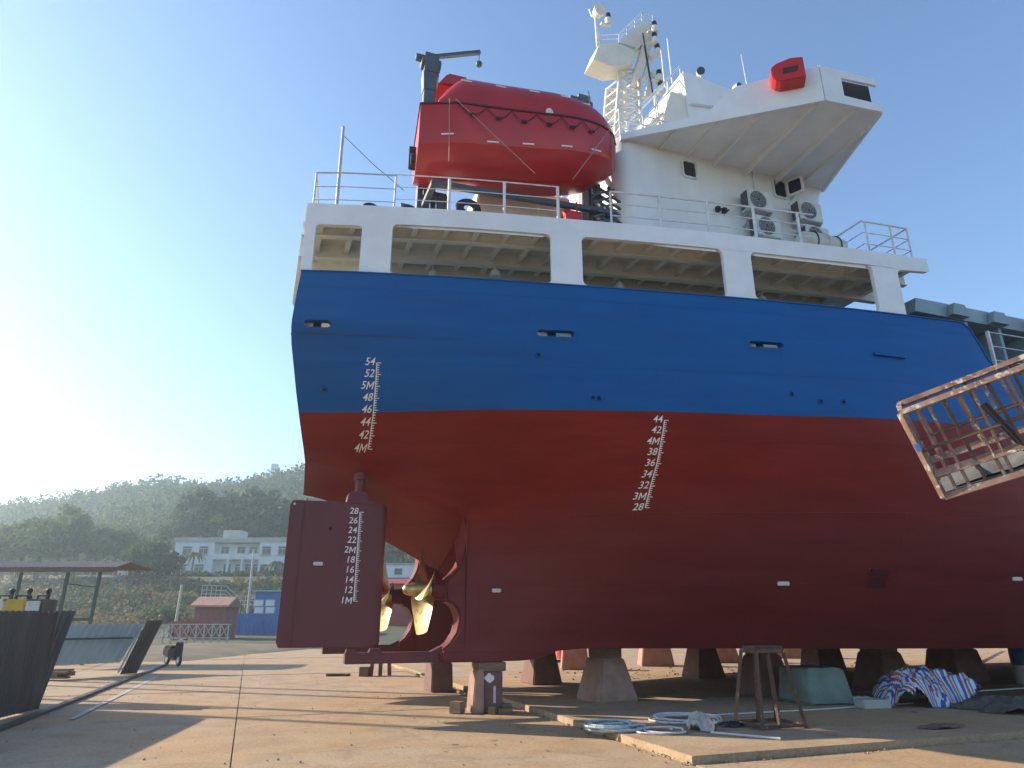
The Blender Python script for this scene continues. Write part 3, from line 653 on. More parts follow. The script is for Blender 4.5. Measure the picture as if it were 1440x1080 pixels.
for z0 in (8.50, 8.585): m.grid([[L(s, bt(s) - .10, z0), L(s, -2.3, z0), L(s + 1.1 * max(0, min(1, (1 - s) / 2.8)), -4.6 - bt(s) + .04, z0)] for s in ss])
m.build('boat_deck', 'deck_under', ship)
m = MB()
for i in range(22):
    s = -1.5 + i * .62
    b = bt(s) - .07; m.bar(L(s, b, 8.405), L(s, b - 2.3, 8.405), .035, .19); m.bar(L(s, b, 8.31), L(s, b - 2.3, 8.31), .11, .02)
    m.v  # beams
beams_v = m.build('deck_beam', 'deck_under', ship)
for off, dep in ((.62, .26), (1.5, .30)):
    m = MB(); pts = [(s, bt(s) - off) for s in ss]
    for (s0, b0), (s1, b1) in zip(pts[:-1], pts[1:]): m.bar(L(s0, b0, 8.50 - dep / 2), L(s1, b1, 8.50 - dep / 2), .03, dep); m.bar(L(s0, b0, 8.49 - dep), L(s1, b1, 8.49 - dep), .14, .02)
    m.build('deck_girder', 'deck_under', ship)
m = MB(); hs = [(.2 + 10.6 * i / 20) for i in range(21)]
m.grid([[L(s, bt(s) - 2.05, 5.86), L(s, bt(s) - 2.05, 8.5)] for s in hs]); m.grid([[L(.2, bt(.2) - 2.05, z), L(.2, -4.6 - bt(.2) + 2.05, z)] for z in (5.86, 8.5)]); m.grid([[L(10.8, bt(10.8) - 2.05, z), L(10.8, -4.6 - bt(10.8) + 2.05, z)] for z in (5.86, 8.5)])
m.build('main_deck_house', 'cream', ship)
# lamps and lashing under the deck
for s, off in ((1.05, 1.75), (2.35, 1.5), (4.3, 1.75), (5.3, 1.7), (8.9, 1.7)):
    m = MB(); b = bt(s) - off; m.cyl(L(s, b, 8.5), L(s, b, 8.1), .025, n=8); m.ball(L(s, b, 8.05), .10, 12, 8, (1, 1, .8)); m.cyl(L(s, b, 8.05), L(s, b, 7.93), .11, .13, n=14)
    m.build('deck_lamp', 'rail_white', ship, smooth=40)

# ---- railings round the boat deck
def railing(name, pts, posts, zs=(9.52, 9.22, 8.92), r=.022, mat='rail_white', heavy=()):
    base = MB(); base.tube([(p[0], p[1], zs[0]) for p in pts], r)
    o = base.build(name, mat, ship, smooth=50)
    for z in zs[1:]:
        mm = MB(); mm.tube([(p[0], p[1], z) for p in pts], r * .62); mm.build('rail', mat, o, smooth=50)
    for i, p in enumerate(posts):
        mm = MB(); mm.cyl((p[0], p[1], 8.59), (p[0], p[1], zs[0] - .005), .034 if i in heavy else r, n=10); mm.build('post', mat, o, smooth=50)
    return o
ed = lambda s: L(s, bt(s) - .15, 0)
railing('stern_railing', [L(-.68, -6.6, 0), L(-1.70, 2.17, 0)] + [ed(s) for s in (-1.2, -.7, -.12)], [L(-1.7 + (2.17 - b) * .1163, b, 0) for b in (2.17, .6, -1, -2.6, -4.2, -5.8)] + [ed(-.12)], (9.50, 9.16, 8.84), .018, 'galv')
railing('side_railing', [ed(s) for s in np.linspace(-.12, 3.25, 7)], [ed(s) for s in (.97, 2.11, 3.25)], heavy=(0, 1, 2), r=.014)
railing('side_railing', [ed(s) for s in np.linspace(4.4, 9.25, 9)], [ed(s) for s in (4.4, 5.5, 6.62, 7.73, 8.84)], heavy=(1, 2, 3, 4))
railing('forward_railing', [L(10.5, bt(10.5) - 1.3, 0), ed(10.5), ed(11.1), L(11.8, bt(11.8) - .15, 0), L(11.8, bt(11.8) - 1.4, 0)], [ed(10.6), ed(11.3), L(11.8, bt(11.8) - .16, 0)], heavy=())
# flagstaff and stay
m = MB(); p = L(-1.24, bt(-1.24) - .22, 0); m.cyl((p[0], p[1], 8.59), (p[0] - .02, p[1], 10.68), .036, .03, n=10); m.ball((p[0] - .02, p[1], 10.70), .04)
fs_ = m.build('ensign_staff', 'galv', ship, smooth=50)
m = MB(); m.tube([(p[0], p[1], 10.5), L(-.6, 2.4, 9.85), L(.1, 2.4, 9.35)], .008, 5); m.build('stay_wire', 'wire', fs_)
# bollards (mushroom vents) and rope lead on the boat deck aft
for s in (-.55, .22):
    m = MB(); b = bt(s) - .55; m.cyl(L(s, b, 8.59), L(s, b, 8.88), .10, n=14); m.cyl(L(s, b, 8.84), L(s, b, 8.92), .19, .20, n=18); m.ball(L(s, b, 8.92), .20, 16, 6, (1, 1, .28)); m.build('mushroom_vent', 'black', ship, smooth=40)
m = MB(); q = Matrix.Rotation(R(90), 3, 'X').to_quaternion(); m.ring(L(1.42, bt(1.42) - .35, 8.92), q, .155, .075, 24, 8, 1.25); m.box(L(1.42, bt(1.42) - .35, 8.68), (.42, .18, .2)); m.build('panama_lead', 'black', ship, smooth=50)
# engine casing with sloping side aft of the house
m = MB(); m.hexa([L(1.75, 1.55, 8.59), L(4.55, 1.65, 8.59), L(4.55, -3, 8.59), L(1.75, -3, 8.59), L(2.15, 1.25, 10.75), L(4.55, 1.3, 10.9), L(4.55, -3, 10.9), L(2.15, -3, 10.75)]); cas = m.build('engine_casing', 'cream', ship, bevel=.03)
m = MB()
for ds in (0, .42): m.cyl(L(3.55 + ds, 1.75, 8.6), L(3.58 + ds, 1.45, 10.6), .02, n=8)
for k in range(6): m.cyl(L(3.55 + .01 * k, 1.73 - .042 * k, 8.85 + k * .28), L(3.97 + .01 * k, 1.73 - .042 * k, 8.85 + k * .28), .013, n=6)
m.build('ladder', 'rail_white', cas)
m = MB(); m.box(L(2.4, 1.52, 9.55), (.75, .10, .34)); m.build('skylight_frame', 'white_paint', cas, bevel=.01)
m = MB(); m.box(L(2.4, 1.58, 9.55), (.60, .02, .22)); m.build('skylight_pane', 'glass_dark', cas)
# red fire box by the davit
m = MB(); m.box(L(3.95, 2.6, 9.02), (.40, .30, .80)); m.cyl(L(3.75, 2.6, 9.42), L(4.15, 2.6, 9.42), .15, n=16); m.bar(L(4.15, 2.55, 8.6), L(4.12, 2.55, 9.9), .05, .05); m.build('fire_box', 'red_gear', ship, bevel=.02)

# ---- deck house with bridge wing
BW = 2.6
def house():
    s0, s1 = 5.30, 11.62; P = []
    rad = .42
    prof = [(s0, -4.6 - BW), (s0, BW - rad)] + [(s0 + rad - rad * math.cos(R(a)), BW - rad + rad * math.sin(R(a))) for a in (15, 30, 45, 60, 75)] + [(s0 + rad, BW), (8.4, BW), (s1 - .15, BW), (s1, BW - .15), (s1, -4.6 - BW + .15), (s1 - .15, -4.6 - BW)]
    m = MB()
    rows = []
    for z in (8.59, 11.4, 11.75, 12.0, 12.16):
        fl = 0 if z < 11.5 else (z - 11.4) ** 2 * .55
        rows.append([L(s + (fl if s > 11 else 0), b, z) for s, b in prof])
    m.grid(rows, True); h = m.build('deck_house', 'wall_white', ship, smooth=30)
    def win(sc, zc, w, hh, opened=False):
        fr = MB(); out = rrect(sc - w / 2 - .05, sc + w / 2 + .05, zc - hh / 2 - .05, zc + hh / 2 + .05, .09, 5, 9); inn = rrect(sc - w / 2, sc + w / 2, zc - hh / 2, zc + hh / 2, .07, 5, 9); k = len(out)
        fr.add([L(s, BW + .045, z) for s, z in out] + [L(s, BW + .045, z) for s, z in inn] + [L(s, BW + .008, z) for s, z in inn] + [L(s, BW - .002, z) for s, z in out], [(i, (i + 1) % k, k + (i + 1) % k, k + i) for i in range(k)] + [(k + i, k + (i + 1) % k, 2 * k + (i + 1) % k, 2 * k + i) for i in range(k)] + [(i, (i + 1) % k, 3 * k + (i + 1) % k, 3 * k + i) for i in range(k)])
        o = fr.build('window', 'rail_white', h)
        pn = MB(); pn.add([L(s, BW + .010, z) for s, z in inn], [tuple(range(k))]); pn.build('pane', 'dark_hole' if opened else 'glass_dark', o)
        if opened:
            fl = MB(); a = R(62)
            fl.prism(rrect(0, w + .06, -hh / 2, hh / 2, .06, 4, 9), lambda u, v, t: L(sc + w / 2 + u * math.cos(a), BW + .05 + u * math.sin(a) + t * .0, zc + v), .0, .0) if False else None
            ring = rrect(0, w + .06, -hh / 2, hh / 2, .06, 4, 9); kk = len(ring)
            vs = [L(sc + w / 2 + .03 + u * math.cos(a) - t * math.sin(a), BW + .05 + u * math.sin(a) + t * math.cos(a), zc + v) for t in (0, .05) for u, v in ring]
            fl.add(vs, [tuple(range(kk)), tuple(range(2 * kk - 1, kk - 1, -1))] + [(i, (i + 1) % kk, kk + (i + 1) % kk, kk + i) for i in range(kk)]); fl.build('shutter', 'wall_white', o)
            iv = rrect(.06, w, -hh / 2 + .06, hh / 2 - .06, .05, 4, 9); kk = len(iv); gl = MB(); gl.add([L(sc + w / 2 + .03 + u * math.cos(a) + .004, BW + .05 + u * math.sin(a) - .002, zc + v) for u, v in iv], [tuple(range(kk))]); gl.add([L(sc + w / 2 + .03 + u * math.cos(a) - .055 * math.sin(a), BW + .05 + u * math.sin(a) + .055 * math.cos(a), zc + v) for u, v in iv], [tuple(range(kk))]); gl.build('shutter_glass', 'glass_dark', o)
    win(7.33, 11.56, .36, .44); win(10.20, 11.66, .38, .50, True)
    return h
hse = house()
def acunit(s, z):
    m = MB(); w, hh, d = .76, .58, .30; bc = BW + .12 + d / 2
    m.box(L(s, bc, z), (w, d, hh)); o = m.build('air_conditioner', 'ac_white', ship, bevel=.015)
    q = Matrix.Rotation(R(90), 3, 'X').to_quaternion(); f = MB(); c = Vector(L(s - .08, bc + d / 2 + .008, z)); f.cyl(c + Vector((0, .02, 0)), c, .245, n=28); f.build('fan_recess', 'ac_grille', o)
    g = MB()
    for rr in (.06, .11, .16, .205, .245): g.ring(c - Vector((0, .012, 0)), q, rr, .006, 28, 5)
    for k in range(8): a = R(45 * k); g.cyl(c + Vector((.05 * math.cos(a), -.014, .05 * math.sin(a))), c + Vector((.245 * math.cos(a), -.014, .245 * math.sin(a))), .005, n=5)
    g.build('fan_grille', 'galv', o)
    e = MB(); e.box(L(s - w / 2 - .004, bc, z), (.012, d * .8, hh * .84)); e.build('condenser', 'ac_grille', o)
    for ds in (-.28, .28):
        b = MB(); b.bar(L(s + ds, BW, z - hh / 2 - .03), L(s + ds, bc + d / 2 + .05, z - hh / 2 - .03), .04, .04); b.bar(L(s + ds, BW + .02, z - hh / 2 - .34), L(s + ds, bc + d / 2, z - hh / 2 - .05), .03, .03)
        b.build('bracket', 'galv', o)
    return o
for s, z in ((9.12, 10.80), (9.28, 10.06), (10.74, 10.84), (10.86, 10.12)): acunit(s, z)
m = MB(); m.tube([L(10.5, BW + .03, 12.0), L(10.72, BW + .06, 11.9), L(10.78, BW + .08, 11.7), L(10.6, BW + .06, 11.45), L(10.4, BW + .05, 11.2)], .018); m.tube([L(10.53, BW + .03, 11.95), L(10.66, BW + .06, 11.8), L(10.66, BW + .08, 11.6), L(10.5, BW + .06, 11.3)], .014); m.build('refrigerant_pipe', 'ac_white', hse, smooth=50)
m = MB(); m.tube([L(9.35, BW + .03, 12.1), L(9.33, BW + .03, 10.4), L(9.0, BW + .03, 10.0)], .022); m.build('conduit', 'wall_white', hse, smooth=50)
m = MB()
for ds in (0, .2): m.box(L(8.05 + ds, BW + .06, 10.52), (.10, .1, .12)); m.cyl(L(8.0 + ds, BW + .1, 10.45), L(8.15 + ds, BW + .12, 10.52), .02, n=6)
m.build('valve', 'black', hse)
# wing: flat platform with stiffeners below and bulwark on top
A_, B_, C_, E_ = (5.42, 2.55), (9.18, 5.37), (10.72, 5.52), (11.75, 2.55)
m = MB(); poly = [A_, B_, C_, E_, (11.75, -7.15), (5.42, -7.15)]
n = len(poly); vs = [L(s, b, z) for z in (12.02, 12.14) for s, b in poly]
m.add(vs, [tuple(range(n)), tuple(range(2 * n - 1, n - 1, -1))] + [(i, (i + 1) % n, n + (i + 1) % n, n + i) for i in range(n)]); wing = m.build('bridge_wing', 'wall_white', ship)
m = MB()
def wb_at(s):   # outboard edge at s
    return np.interp(s, [A_[0], B_[0], C_[0], E_[0]], [A_[1], B_[1], C_[1], E_[1]])
for s, dep in ((6.5, .10), (7.3, .12), (8.1, .22), (9.1, .26), (10.1, .26), (10.9, .12)):
    b1 = wb_at(s) - .06; m.hexa([L(s - .02, BW, 12.03 - dep * .9), L(s + .02, BW, 12.03 - dep * .9), L(s + .02, b1, 12.03 - .06), L(s - .02, b1, 12.03 - .06), L(s - .02, BW, 12.03), L(s + .02, BW, 12.03), L(s + .02, b1, 12.03), L(s - .02, b1, 12.03)])
m.build('wing_bracket', 'wall_white', wing)
# fascia that follows the edge and wing bulwark with end opening
def wall_strip(name, p0, p1, z00, z01, z10, z11, th=.06, mat='white_paint'):
    d = Vector((p1[0] - p0[0], p1[1] - p0[1], 0)).normalized(); nn = Vector((-d.y, d.x, 0)) * th
    mm = MB(); q = [(p0, z00), (p1, z10), (p1, z11), (p0, z01)]
    a = [L(p[0], p[1], z) for p, z in q]; b = [L(p[0] + nn.x, p[1] + nn.y, z) for p, z in q]
    mm.add(a + b, [(0, 1, 2, 3), (7, 6, 5, 4), (0, 4, 5, 1), (1, 5, 6, 2), (2, 6, 7, 3), (3, 7, 4, 0)]); return mm.build(name, mat, wing)
lerp = lambda t: (A_[0] + (B_[0] - A_[0]) * t, A_[1] + (B_[1] - A_[1]) * t)
wall_strip('wing_fascia', lerp(.0), lerp(.44), 11.97, 12.16, 11.97, 12.24)
wall_strip('wing_bulwark', lerp(.44), lerp(.60), 11.97, 12.24, 11.97, 12.86)
wall_strip('wing_bulwark', lerp(.60), B_, 11.97, 12.86, 11.97, 12.98)
# end bulwark: four strips round the dark opening
wall_strip('wing_end_bulwark', B_, (9.72, 5.42), 11.97, 12.98, 11.97, 12.98)
e0, e1 = (9.72, 5.42), C_
wall_strip('wing_end_bulwark', e0, e1, 11.97, 12.22, 11.97, 12.18); wall_strip('wing_end_bulwark', e0, e1, 12.74, 12.98, 12.74, 12.94)
m = MB(); m.add([L(9.70, 5.30, 12.1), L(10.66, 5.40, 12.1), L(10.66, 5.40, 12.85), L(9.70, 5.30, 12.85)], [(0, 1, 2, 3)]); m.build('wing_opening', 'dark_hole', wing)
wall_strip('wing_front_bulwark', C_, (11.2, 4.1), 11.97, 12.18, 11.97, 12.2); wall_strip('wing_front_bulwark', (11.2, 4.1), E_, 11.97, 12.2, 11.97, 12.9)
# red D-shaped cover on the wing bulwark (side light screen)
dn = Vector((-(B_[1] - A_[1]), B_[0] - A_[0], 0)).normalized()
m = MB(); D = []
t0 = .845
for i in range(9): a = R(180 + 90 * i / 8); D.append((-.28 + .22 + .30 * math.cos(a), .20 + .42 * math.sin(a) * .85))
D = [(-.36, .26), (-.36, .05)] + [(-.36 + .26 - .26 * math.cos(R(a)), .05 - .26 * math.sin(R(a)) * .9) for a in (20, 45, 70, 90)] + [(.36, -.185), (.36, .40), (.10, .44), (-.22, .36)]
lx = Vector((B_[0] - A_[0], B_[1] - A_[1], 0)).normalized(); cc = Vector((*lerp(t0), 12.62))
fD = lambda u, v, t: L(*(cc + lx * u + Vector((0, 0, v)) + Vector((lx.y, -lx.x, 0)) * (-t)))
m.prism(D, fD, .04, .42); lit = m.build('side_light_screen', 'red_gear', wing, bevel=.02)
m = MB(); m.prism([(-.12, .02), (.20, .02), (.24, .17), (-.10, .17)], fD, .415, .43); m.build('screen_recess', 'boat_dark', lit)

# ---- wheelhouse, stairs, lamps above the wing
m = MB(); m.hexa([L(7.75, 2.3, 12.14), L(11.3, 2.3, 12.14), L(11.3, -6.9, 12.14), L(7.75, -6.9, 12.14), L(7.70, 2.3, 15.15), L(11.9, 2.3, 14.75), L(11.9, -6.9, 14.75), L(7.70, -6.9, 15.15)]); wh = m.build('wheelhouse', 'wall_white', ship)
m = MB(); m.hexa([L(6.6, 2.25, 12.14), L(7.74, 2.25, 12.14), L(7.74, .2, 12.14), L(6.6, .2, 12.14), L(7.25, 2.25, 14.35), L(7.74, 2.25, 14.35), L(7.74, .2, 14.35), L(7.25, .2, 14.35)]); m.build('stair_trunk', 'cream', wh)
m = MB(); m.bar(L(7.8, 2.36, 14.0), L(9.7, 2.36, 14.35), .1, .05); m.build('wheelhouse_ledge', 'white_paint', wh)
m = MB(); m.bar(L(8.3, 2.33, 12.3), L(8.3, 2.33, 13.75), .04, .05); m.bar(L(8.25, 2.33, 13.75), L(9.2, 2.33, 13.75), .04, .05); m.build('door_frame', 'galv', wh)
m = MB(); m.box(L(8.72, 2.325, 13.30), (.46, .05, .26)); m.build('wheelhouse_window', 'glass_dark', wh)
m = MB()
for b in (2.1, 1.4):
    for z in (0, .45, .9): m.cyl(L(5.9, b, 12.2 + z), L(7.75, b, 14.6 + z), .022, n=8)
    for t in (0, .25, .5, .75, 1): m.cyl(L(5.9 + 1.85 * t, b, 12.2 + 2.4 * t), L(5.9 + 1.85 * t, b, 13.1 + 2.4 * t), .02, n=8)
for k in range(11): t = k / 10; m.box(L(5.9 + 1.85 * t, 1.75, 12.2 + 2.4 * t), (.22, .66, .025))
for s, z0, h in ((6.9, 13.2, 1.2), (7.2, 14.6, 1.3), (7.45, 14.8, 1.6)): m.cyl(L(s, 2.1, z0), L(s - .03, 2.1, z0 + h), .026, .018, n=8)
m.build('bridge_stair', 'rail_white', wh, smooth=50)
m = MB(); P0 = [L(5.5, 2.4, z) for z in (12.5, 12.85, 13.15)]
for z in (12.5, 12.8, 13.1): m.tube([L(5.5, -2, z), L(5.5, 2.40, z), L(7.6, 2.40, z)], .018)
for s, b in ((5.5, 2.4), (6.2, 2.4), (6.9, 2.4), (7.6, 2.4), (5.5, 1), (5.5, -.6)): m.cyl(L(s, b, 12.14), L(s, b, 13.1), .02, n=8)
m.build('bridge_railing', 'rail_white', wh, smooth=50)
def flood(s, b, z, dirv=(0, 1, -.4), r=.13, pole=.3):
    m = MB(); m.cyl(L(s, b, z - pole), L(s, b, z), .02, n=6); d = Vector(L(*dirv)).normalized(); c = Vector(L(s, b, z + .05)); m.cyl(c - d * .12, c + d * .08, r * .6, r, 14)
    o = m.build('floodlight', 'rail_white', wh, smooth=40); k = MB(); k.cyl(c + d * .081, c + d * .09, r * .9, n=14); k.build('lens', 'glass_dark', o)
for a in ((8.35, 2.2, 15.35, (-.4, 1, -.3)), (9.6, 2.2, 15.2, (.2, 1, -.3)), (10.9, 2.35, 15.1, (0, 1, -.5)), (9.35, 2.55, 13.75, (-.2, 1, -.4), .11, .02)): flood(*a)
m = MB(); m.cyl(L(10.1, 2.1, 14.9), L(10.0, 2.1, 16.7), .022, .008, n=8); m.build('whip_antenna', 'rail_white', wh)

# ---- radar mast on the centreline
mb = -2.0
def OB(x, y, b):      # photo pixel -> ship point on the fore-and-aft plane b
    r = ray(x, y); o = Vector((0, 0, CAMH)) - Vector((SX, SY, SZ)); stv = Vector((math.sin(PSI), -math.cos(PSI), 0)); fwv = Vector((math.cos(PSI), math.sin(PSI), 0))
    p = o + r * ((b - o.dot(stv)) / r.dot(stv)); return (p.dot(fwv), p.z)
def MQ(x, y, db=0.0): s_, z_ = OB(x, y, mb); return Vector(L(s_, mb + db, z_))
mast = MB(); lo, hi = MQ(880, 178), MQ(884, 96); zl = 12.14
def leg(x0, x1, db): 
    a, b = MQ(x0, 178, db), MQ(x1, 98, db); t = (zl - b.z) / (a.z - b.z); mast.cyl(b + (a - b) * t, b, .075, .065, n=10); return a, b
La = leg(866, 872, .0); Lb = leg(902, 898, .0); leg(866, 872, -1.0); leg(902, 898, -1.0)
for k in range(6):
    a0, a1 = La[0].lerp(La[1], k / 6), La[0].lerp(La[1], (k + 1) / 6); b0, b1 = Lb[0].lerp(Lb[1], k / 6), Lb[0].lerp(Lb[1], (k + 1) / 6)
    for y in (0, 1.0):
        v = Vector((0, y, 0)); mast.cyl(a0 + v, b1 + v, .04, n=7); mast.cyl(b0 + v, a1 + v, .032, n=7); mast.cyl(a1 + v, b1 + v, .035, n=7)
    mast.cyl(a0, a1 + Vector((0, 1, 0)), .03, n=7); mast.cyl(b0, b1 + Vector((0, 1, 0)), .03, n=7)
mo = mast.build('radar_mast', 'cream', ship, smooth=50)
def slabm(name, px, d0, d1, mat='cream', parent=None):
    mm = MB(); n = len(px); a = [MQ(x, y, d0) for x, y in px]; b = [p + Vector((0, d0 - d1, 0)) for p in a]
    mm.add(a + b, [tuple(range(n)), tuple(range(2 * n - 1, n - 1, -1))] + [(i, (i + 1) % n, n + (i + 1) % n, n + i) for i in range(n)]); return mm.build(name, mat, parent or mo, bevel=.01)
slabm('radar_platform', [(829, 92), (856, 102), (885, 98), (888, 74), (862, 68), (838, 70)], .3, -.45)
slabm('mast_arm', [(864, 70), (898, 38), (914, 44), (911, 58), (888, 80)], .3, -.8)
slabm('mast_strut', [(884, 122), (890, 124), (914, 62), (912, 44), (904, 46)], .45, .1)
slabm('lamp_strut', [(897, 148), (903, 150), (914, 112), (909, 110)], .5, .3); slabm('lamp_strut', [(895, 122), (901, 124), (910, 90), (905, 88)], .5, .3)
m = MB()
for dy in (6, 12): m.tube([MQ(865, 69 - dy, .3), MQ(897, 38 - dy, .3), MQ(912, 42 - dy, .3)], .02)
for x, y in ((865, 69), (876, 58), (887, 48), (897, 38), (912, 42)): m.cyl(MQ(x, y, .3), MQ(x, y - 12, .3), .018, n=6)
for dy in (6, 12): m.tube([MQ(840, 70 - dy, .3), MQ(864, 69 - dy, .3)], .014)
m.build('mast_railing', 'rail_white', mo, smooth=50)
m = MB(); m.cyl(MQ(837, 72, .2), MQ(834, 32, .2), .055, .045, n=8); m.cyl(MQ(841, 72, .2), MQ(837, 40, .2), .025, n=8); m.cyl(MQ(829, 30, .2), MQ(825, 19, .2), .022, n=6); m.build('signal_pole', 'rail_white', mo, smooth=50)
m = MB(); c = MQ(834, 29, .3); m.ball(c, .17, 14, 10); m.cyl(c, c + Vector((0, -.28, -.04)), .18, .23, n=18); m.build('searchlight', 'cream', mo, smooth=40)
for x, y in ((843, 56), (907, 82), (911, 98), (913, 134), (915, 150), (907, 66)):
    m = MB(); c = MQ(x, y, .7); m.cyl(c, c + Vector((0, 0, .26)), .12, n=14); m.bar(c + Vector((-.3, 0, -.05)), c + Vector((.1, 0, -.02)), .12, .05); o = m.build('navigation_light', 'cream', mo, smooth=40)
    k = MB(); k.cyl(c + Vector((0, 0, .262)), c + Vector((0, 0, .48)), .11, .085, n=14); k.build('lantern', 'black', o, smooth=40)
m = MB(); m.tube([MQ(886, 74, .9), MQ(890, 115, 1.0), MQ(897, 178, 1.1)], .035, 8); m.build('mast_stay', 'black', mo)

# ---- lifeboat davits (fixed to the ship)
def davit(s, arm):
    m = MB(); b = 1.15
    m.bar(L(s, b, 8.59), L(s + .05, b, 13.6), .26, .30); m.frustum(L(s + .05, b, 13.2), (.34, .30), (.40, .34), .55); m.bar(L(s + .32, b + .05, 8.59), L(s + .22, b, 11.2), .10, .12)
    m.bar(L(s - .20, b + .5, 8.59), L(s, b, 10.6), .10, .10)
    m.box(L(s + .05, b, 14.05), (.36, .34, .62)); m.cyl(L(s - .2, b, 14.1), L(s + .3, b, 14.1), .17, n=16); m.box(L(s - .22, b, 14.25), (.24, .16, .14))
    o = m.build('davit', 'davit_grey', ship, bevel=.015)
    m = MB()
    for z in (9.3, 10.1): m.box(L(s + .25, b + .12, z), (.55, .3, .14))
    m.cyl(L(s + .45, b + .2, 8.6), L(s + .45, b + .2, 10.1), .14, n=12); m.build('winch', 'davit_grey', o)
    m = MB(); m.bar(L(s - .45, b + .3, 8.6), L(s - .45, b + .3, 9.3), .05, .05); m.box(L(s - .45, b + .3, 9.45), (.2, .14, .34)); m.build('control_box', 'davit_grey', o)
    if arm:
        m = MB(); m.bar(L(s, b, 14.34), L(s + 1.35, b + .05, 14.92), .10, .09); m.cyl(L(s + 1.33, b + .05, 14.88), L(s + 1.33, b + .05, 14.6), .008, n=5); m.ball(L(s + 1.33, b + .05, 14.52), .09); m.build('provision_crane_arm', 'davit_grey', o)
    else:
        m = MB()
        for i in range(9):
            z = 8.65 + i * .2
            m.bar(L(s - .45, b + 1.3, z), L(s + .25, b + 1.1, z + .45), .05, .05); m.bar(L(s + .35, b + 1.25, z), L(s - .35, b + 1.15, z + .45), .05, .05)
        for ds in (-.5, -.1, .38): m.bar(L(s + ds, b + 1.25, 8.6), L(s + ds * .6, b + .9, 10.9), .07, .07)
        m.bar(L(s - .2, b + 1.1, 10.3), L(s + .1, b, 12.5), .16, .14); m.build('davit_frame', 'davit_grey', o)
    return o
davit(.75, True); davit(5.05, False)
m = MB(); m.bar(L(.7, 2.35, 9.72), L(5.2, 2.35, 9.95), .12, .12); m.bar(L(.75, 1.15, 9.72), L(.75, 2.4, 9.70), .12, .12); m.bar(L(5.1, 1.15, 9.95), L(5.1, 2.4, 9.93), .12, .12); m.build('boat_cradle', 'davit_grey', ship)
# ---- hatch coaming and cargo deck structure forward
m = MB(); m.prism([(12.7, 5.9), (50, 5.9), (50, 7.75), (12.75, 7.62)], lambda u, v, t: L(u, t, v), 3.55, -8.15); cm = m.build('hatch_coaming', 'coaming_grey', ship)
m = MB(); m.prism([(11.9, 7.50), (50, 7.6), (50, 8.08), (16.8, 7.88), (12.0, 7.86)], lambda u, v, t: L(u, t, v), 4.45, 3.4); m.build('coaming_top', 'coaming_grey', cm)
for k in range(14):
    s = 13.6 + 1.15 * k; m = MB(); m.hexa([L(s - .05, 4.40, 5.9), L(s + .05, 4.40, 5.9), L(s + .05, 3.5, 5.9), L(s - .05, 3.5, 5.9), L(s - .05, 4.40, 7.5), L(s + .05, 4.40, 7.5), L(s + .05, 3.5, 7.5), L(s - .05, 3.5, 7.5)]); m.build('coaming_stay', 'coaming_grey', cm)
    if k < 3:
        m = MB(); m.prism([(-.28, 0), (.28, 0), (.18, .3), (-.18, .3)], lambda u, v, t: L(13.2 + 1.35 * k + u, t, 7.52 + v), 4.46, 4.62); m.build('cleat', 'coaming_grey', cm)
o = MB(); pr = [L(s, hb(s, 5.9) - .12, 0) for s in (13.35, 15, 17, 20, 24)]
for z in (6.95, 6.60, 6.25): o.tube([(p[0], p[1], z) for p in pr], .02)
dr = o.build('deck_railing', 'galv', ship, smooth=50)
for s in (13.35, 14.9, 16.4, 17.9): m = MB(); p = L(s, hb(s, 5.9) - .12, 0); m.bar((p[0], p[1], 5.88), (p[0], p[1], 6.97), .07, .05); m.build('post', 'rail_white', dr)

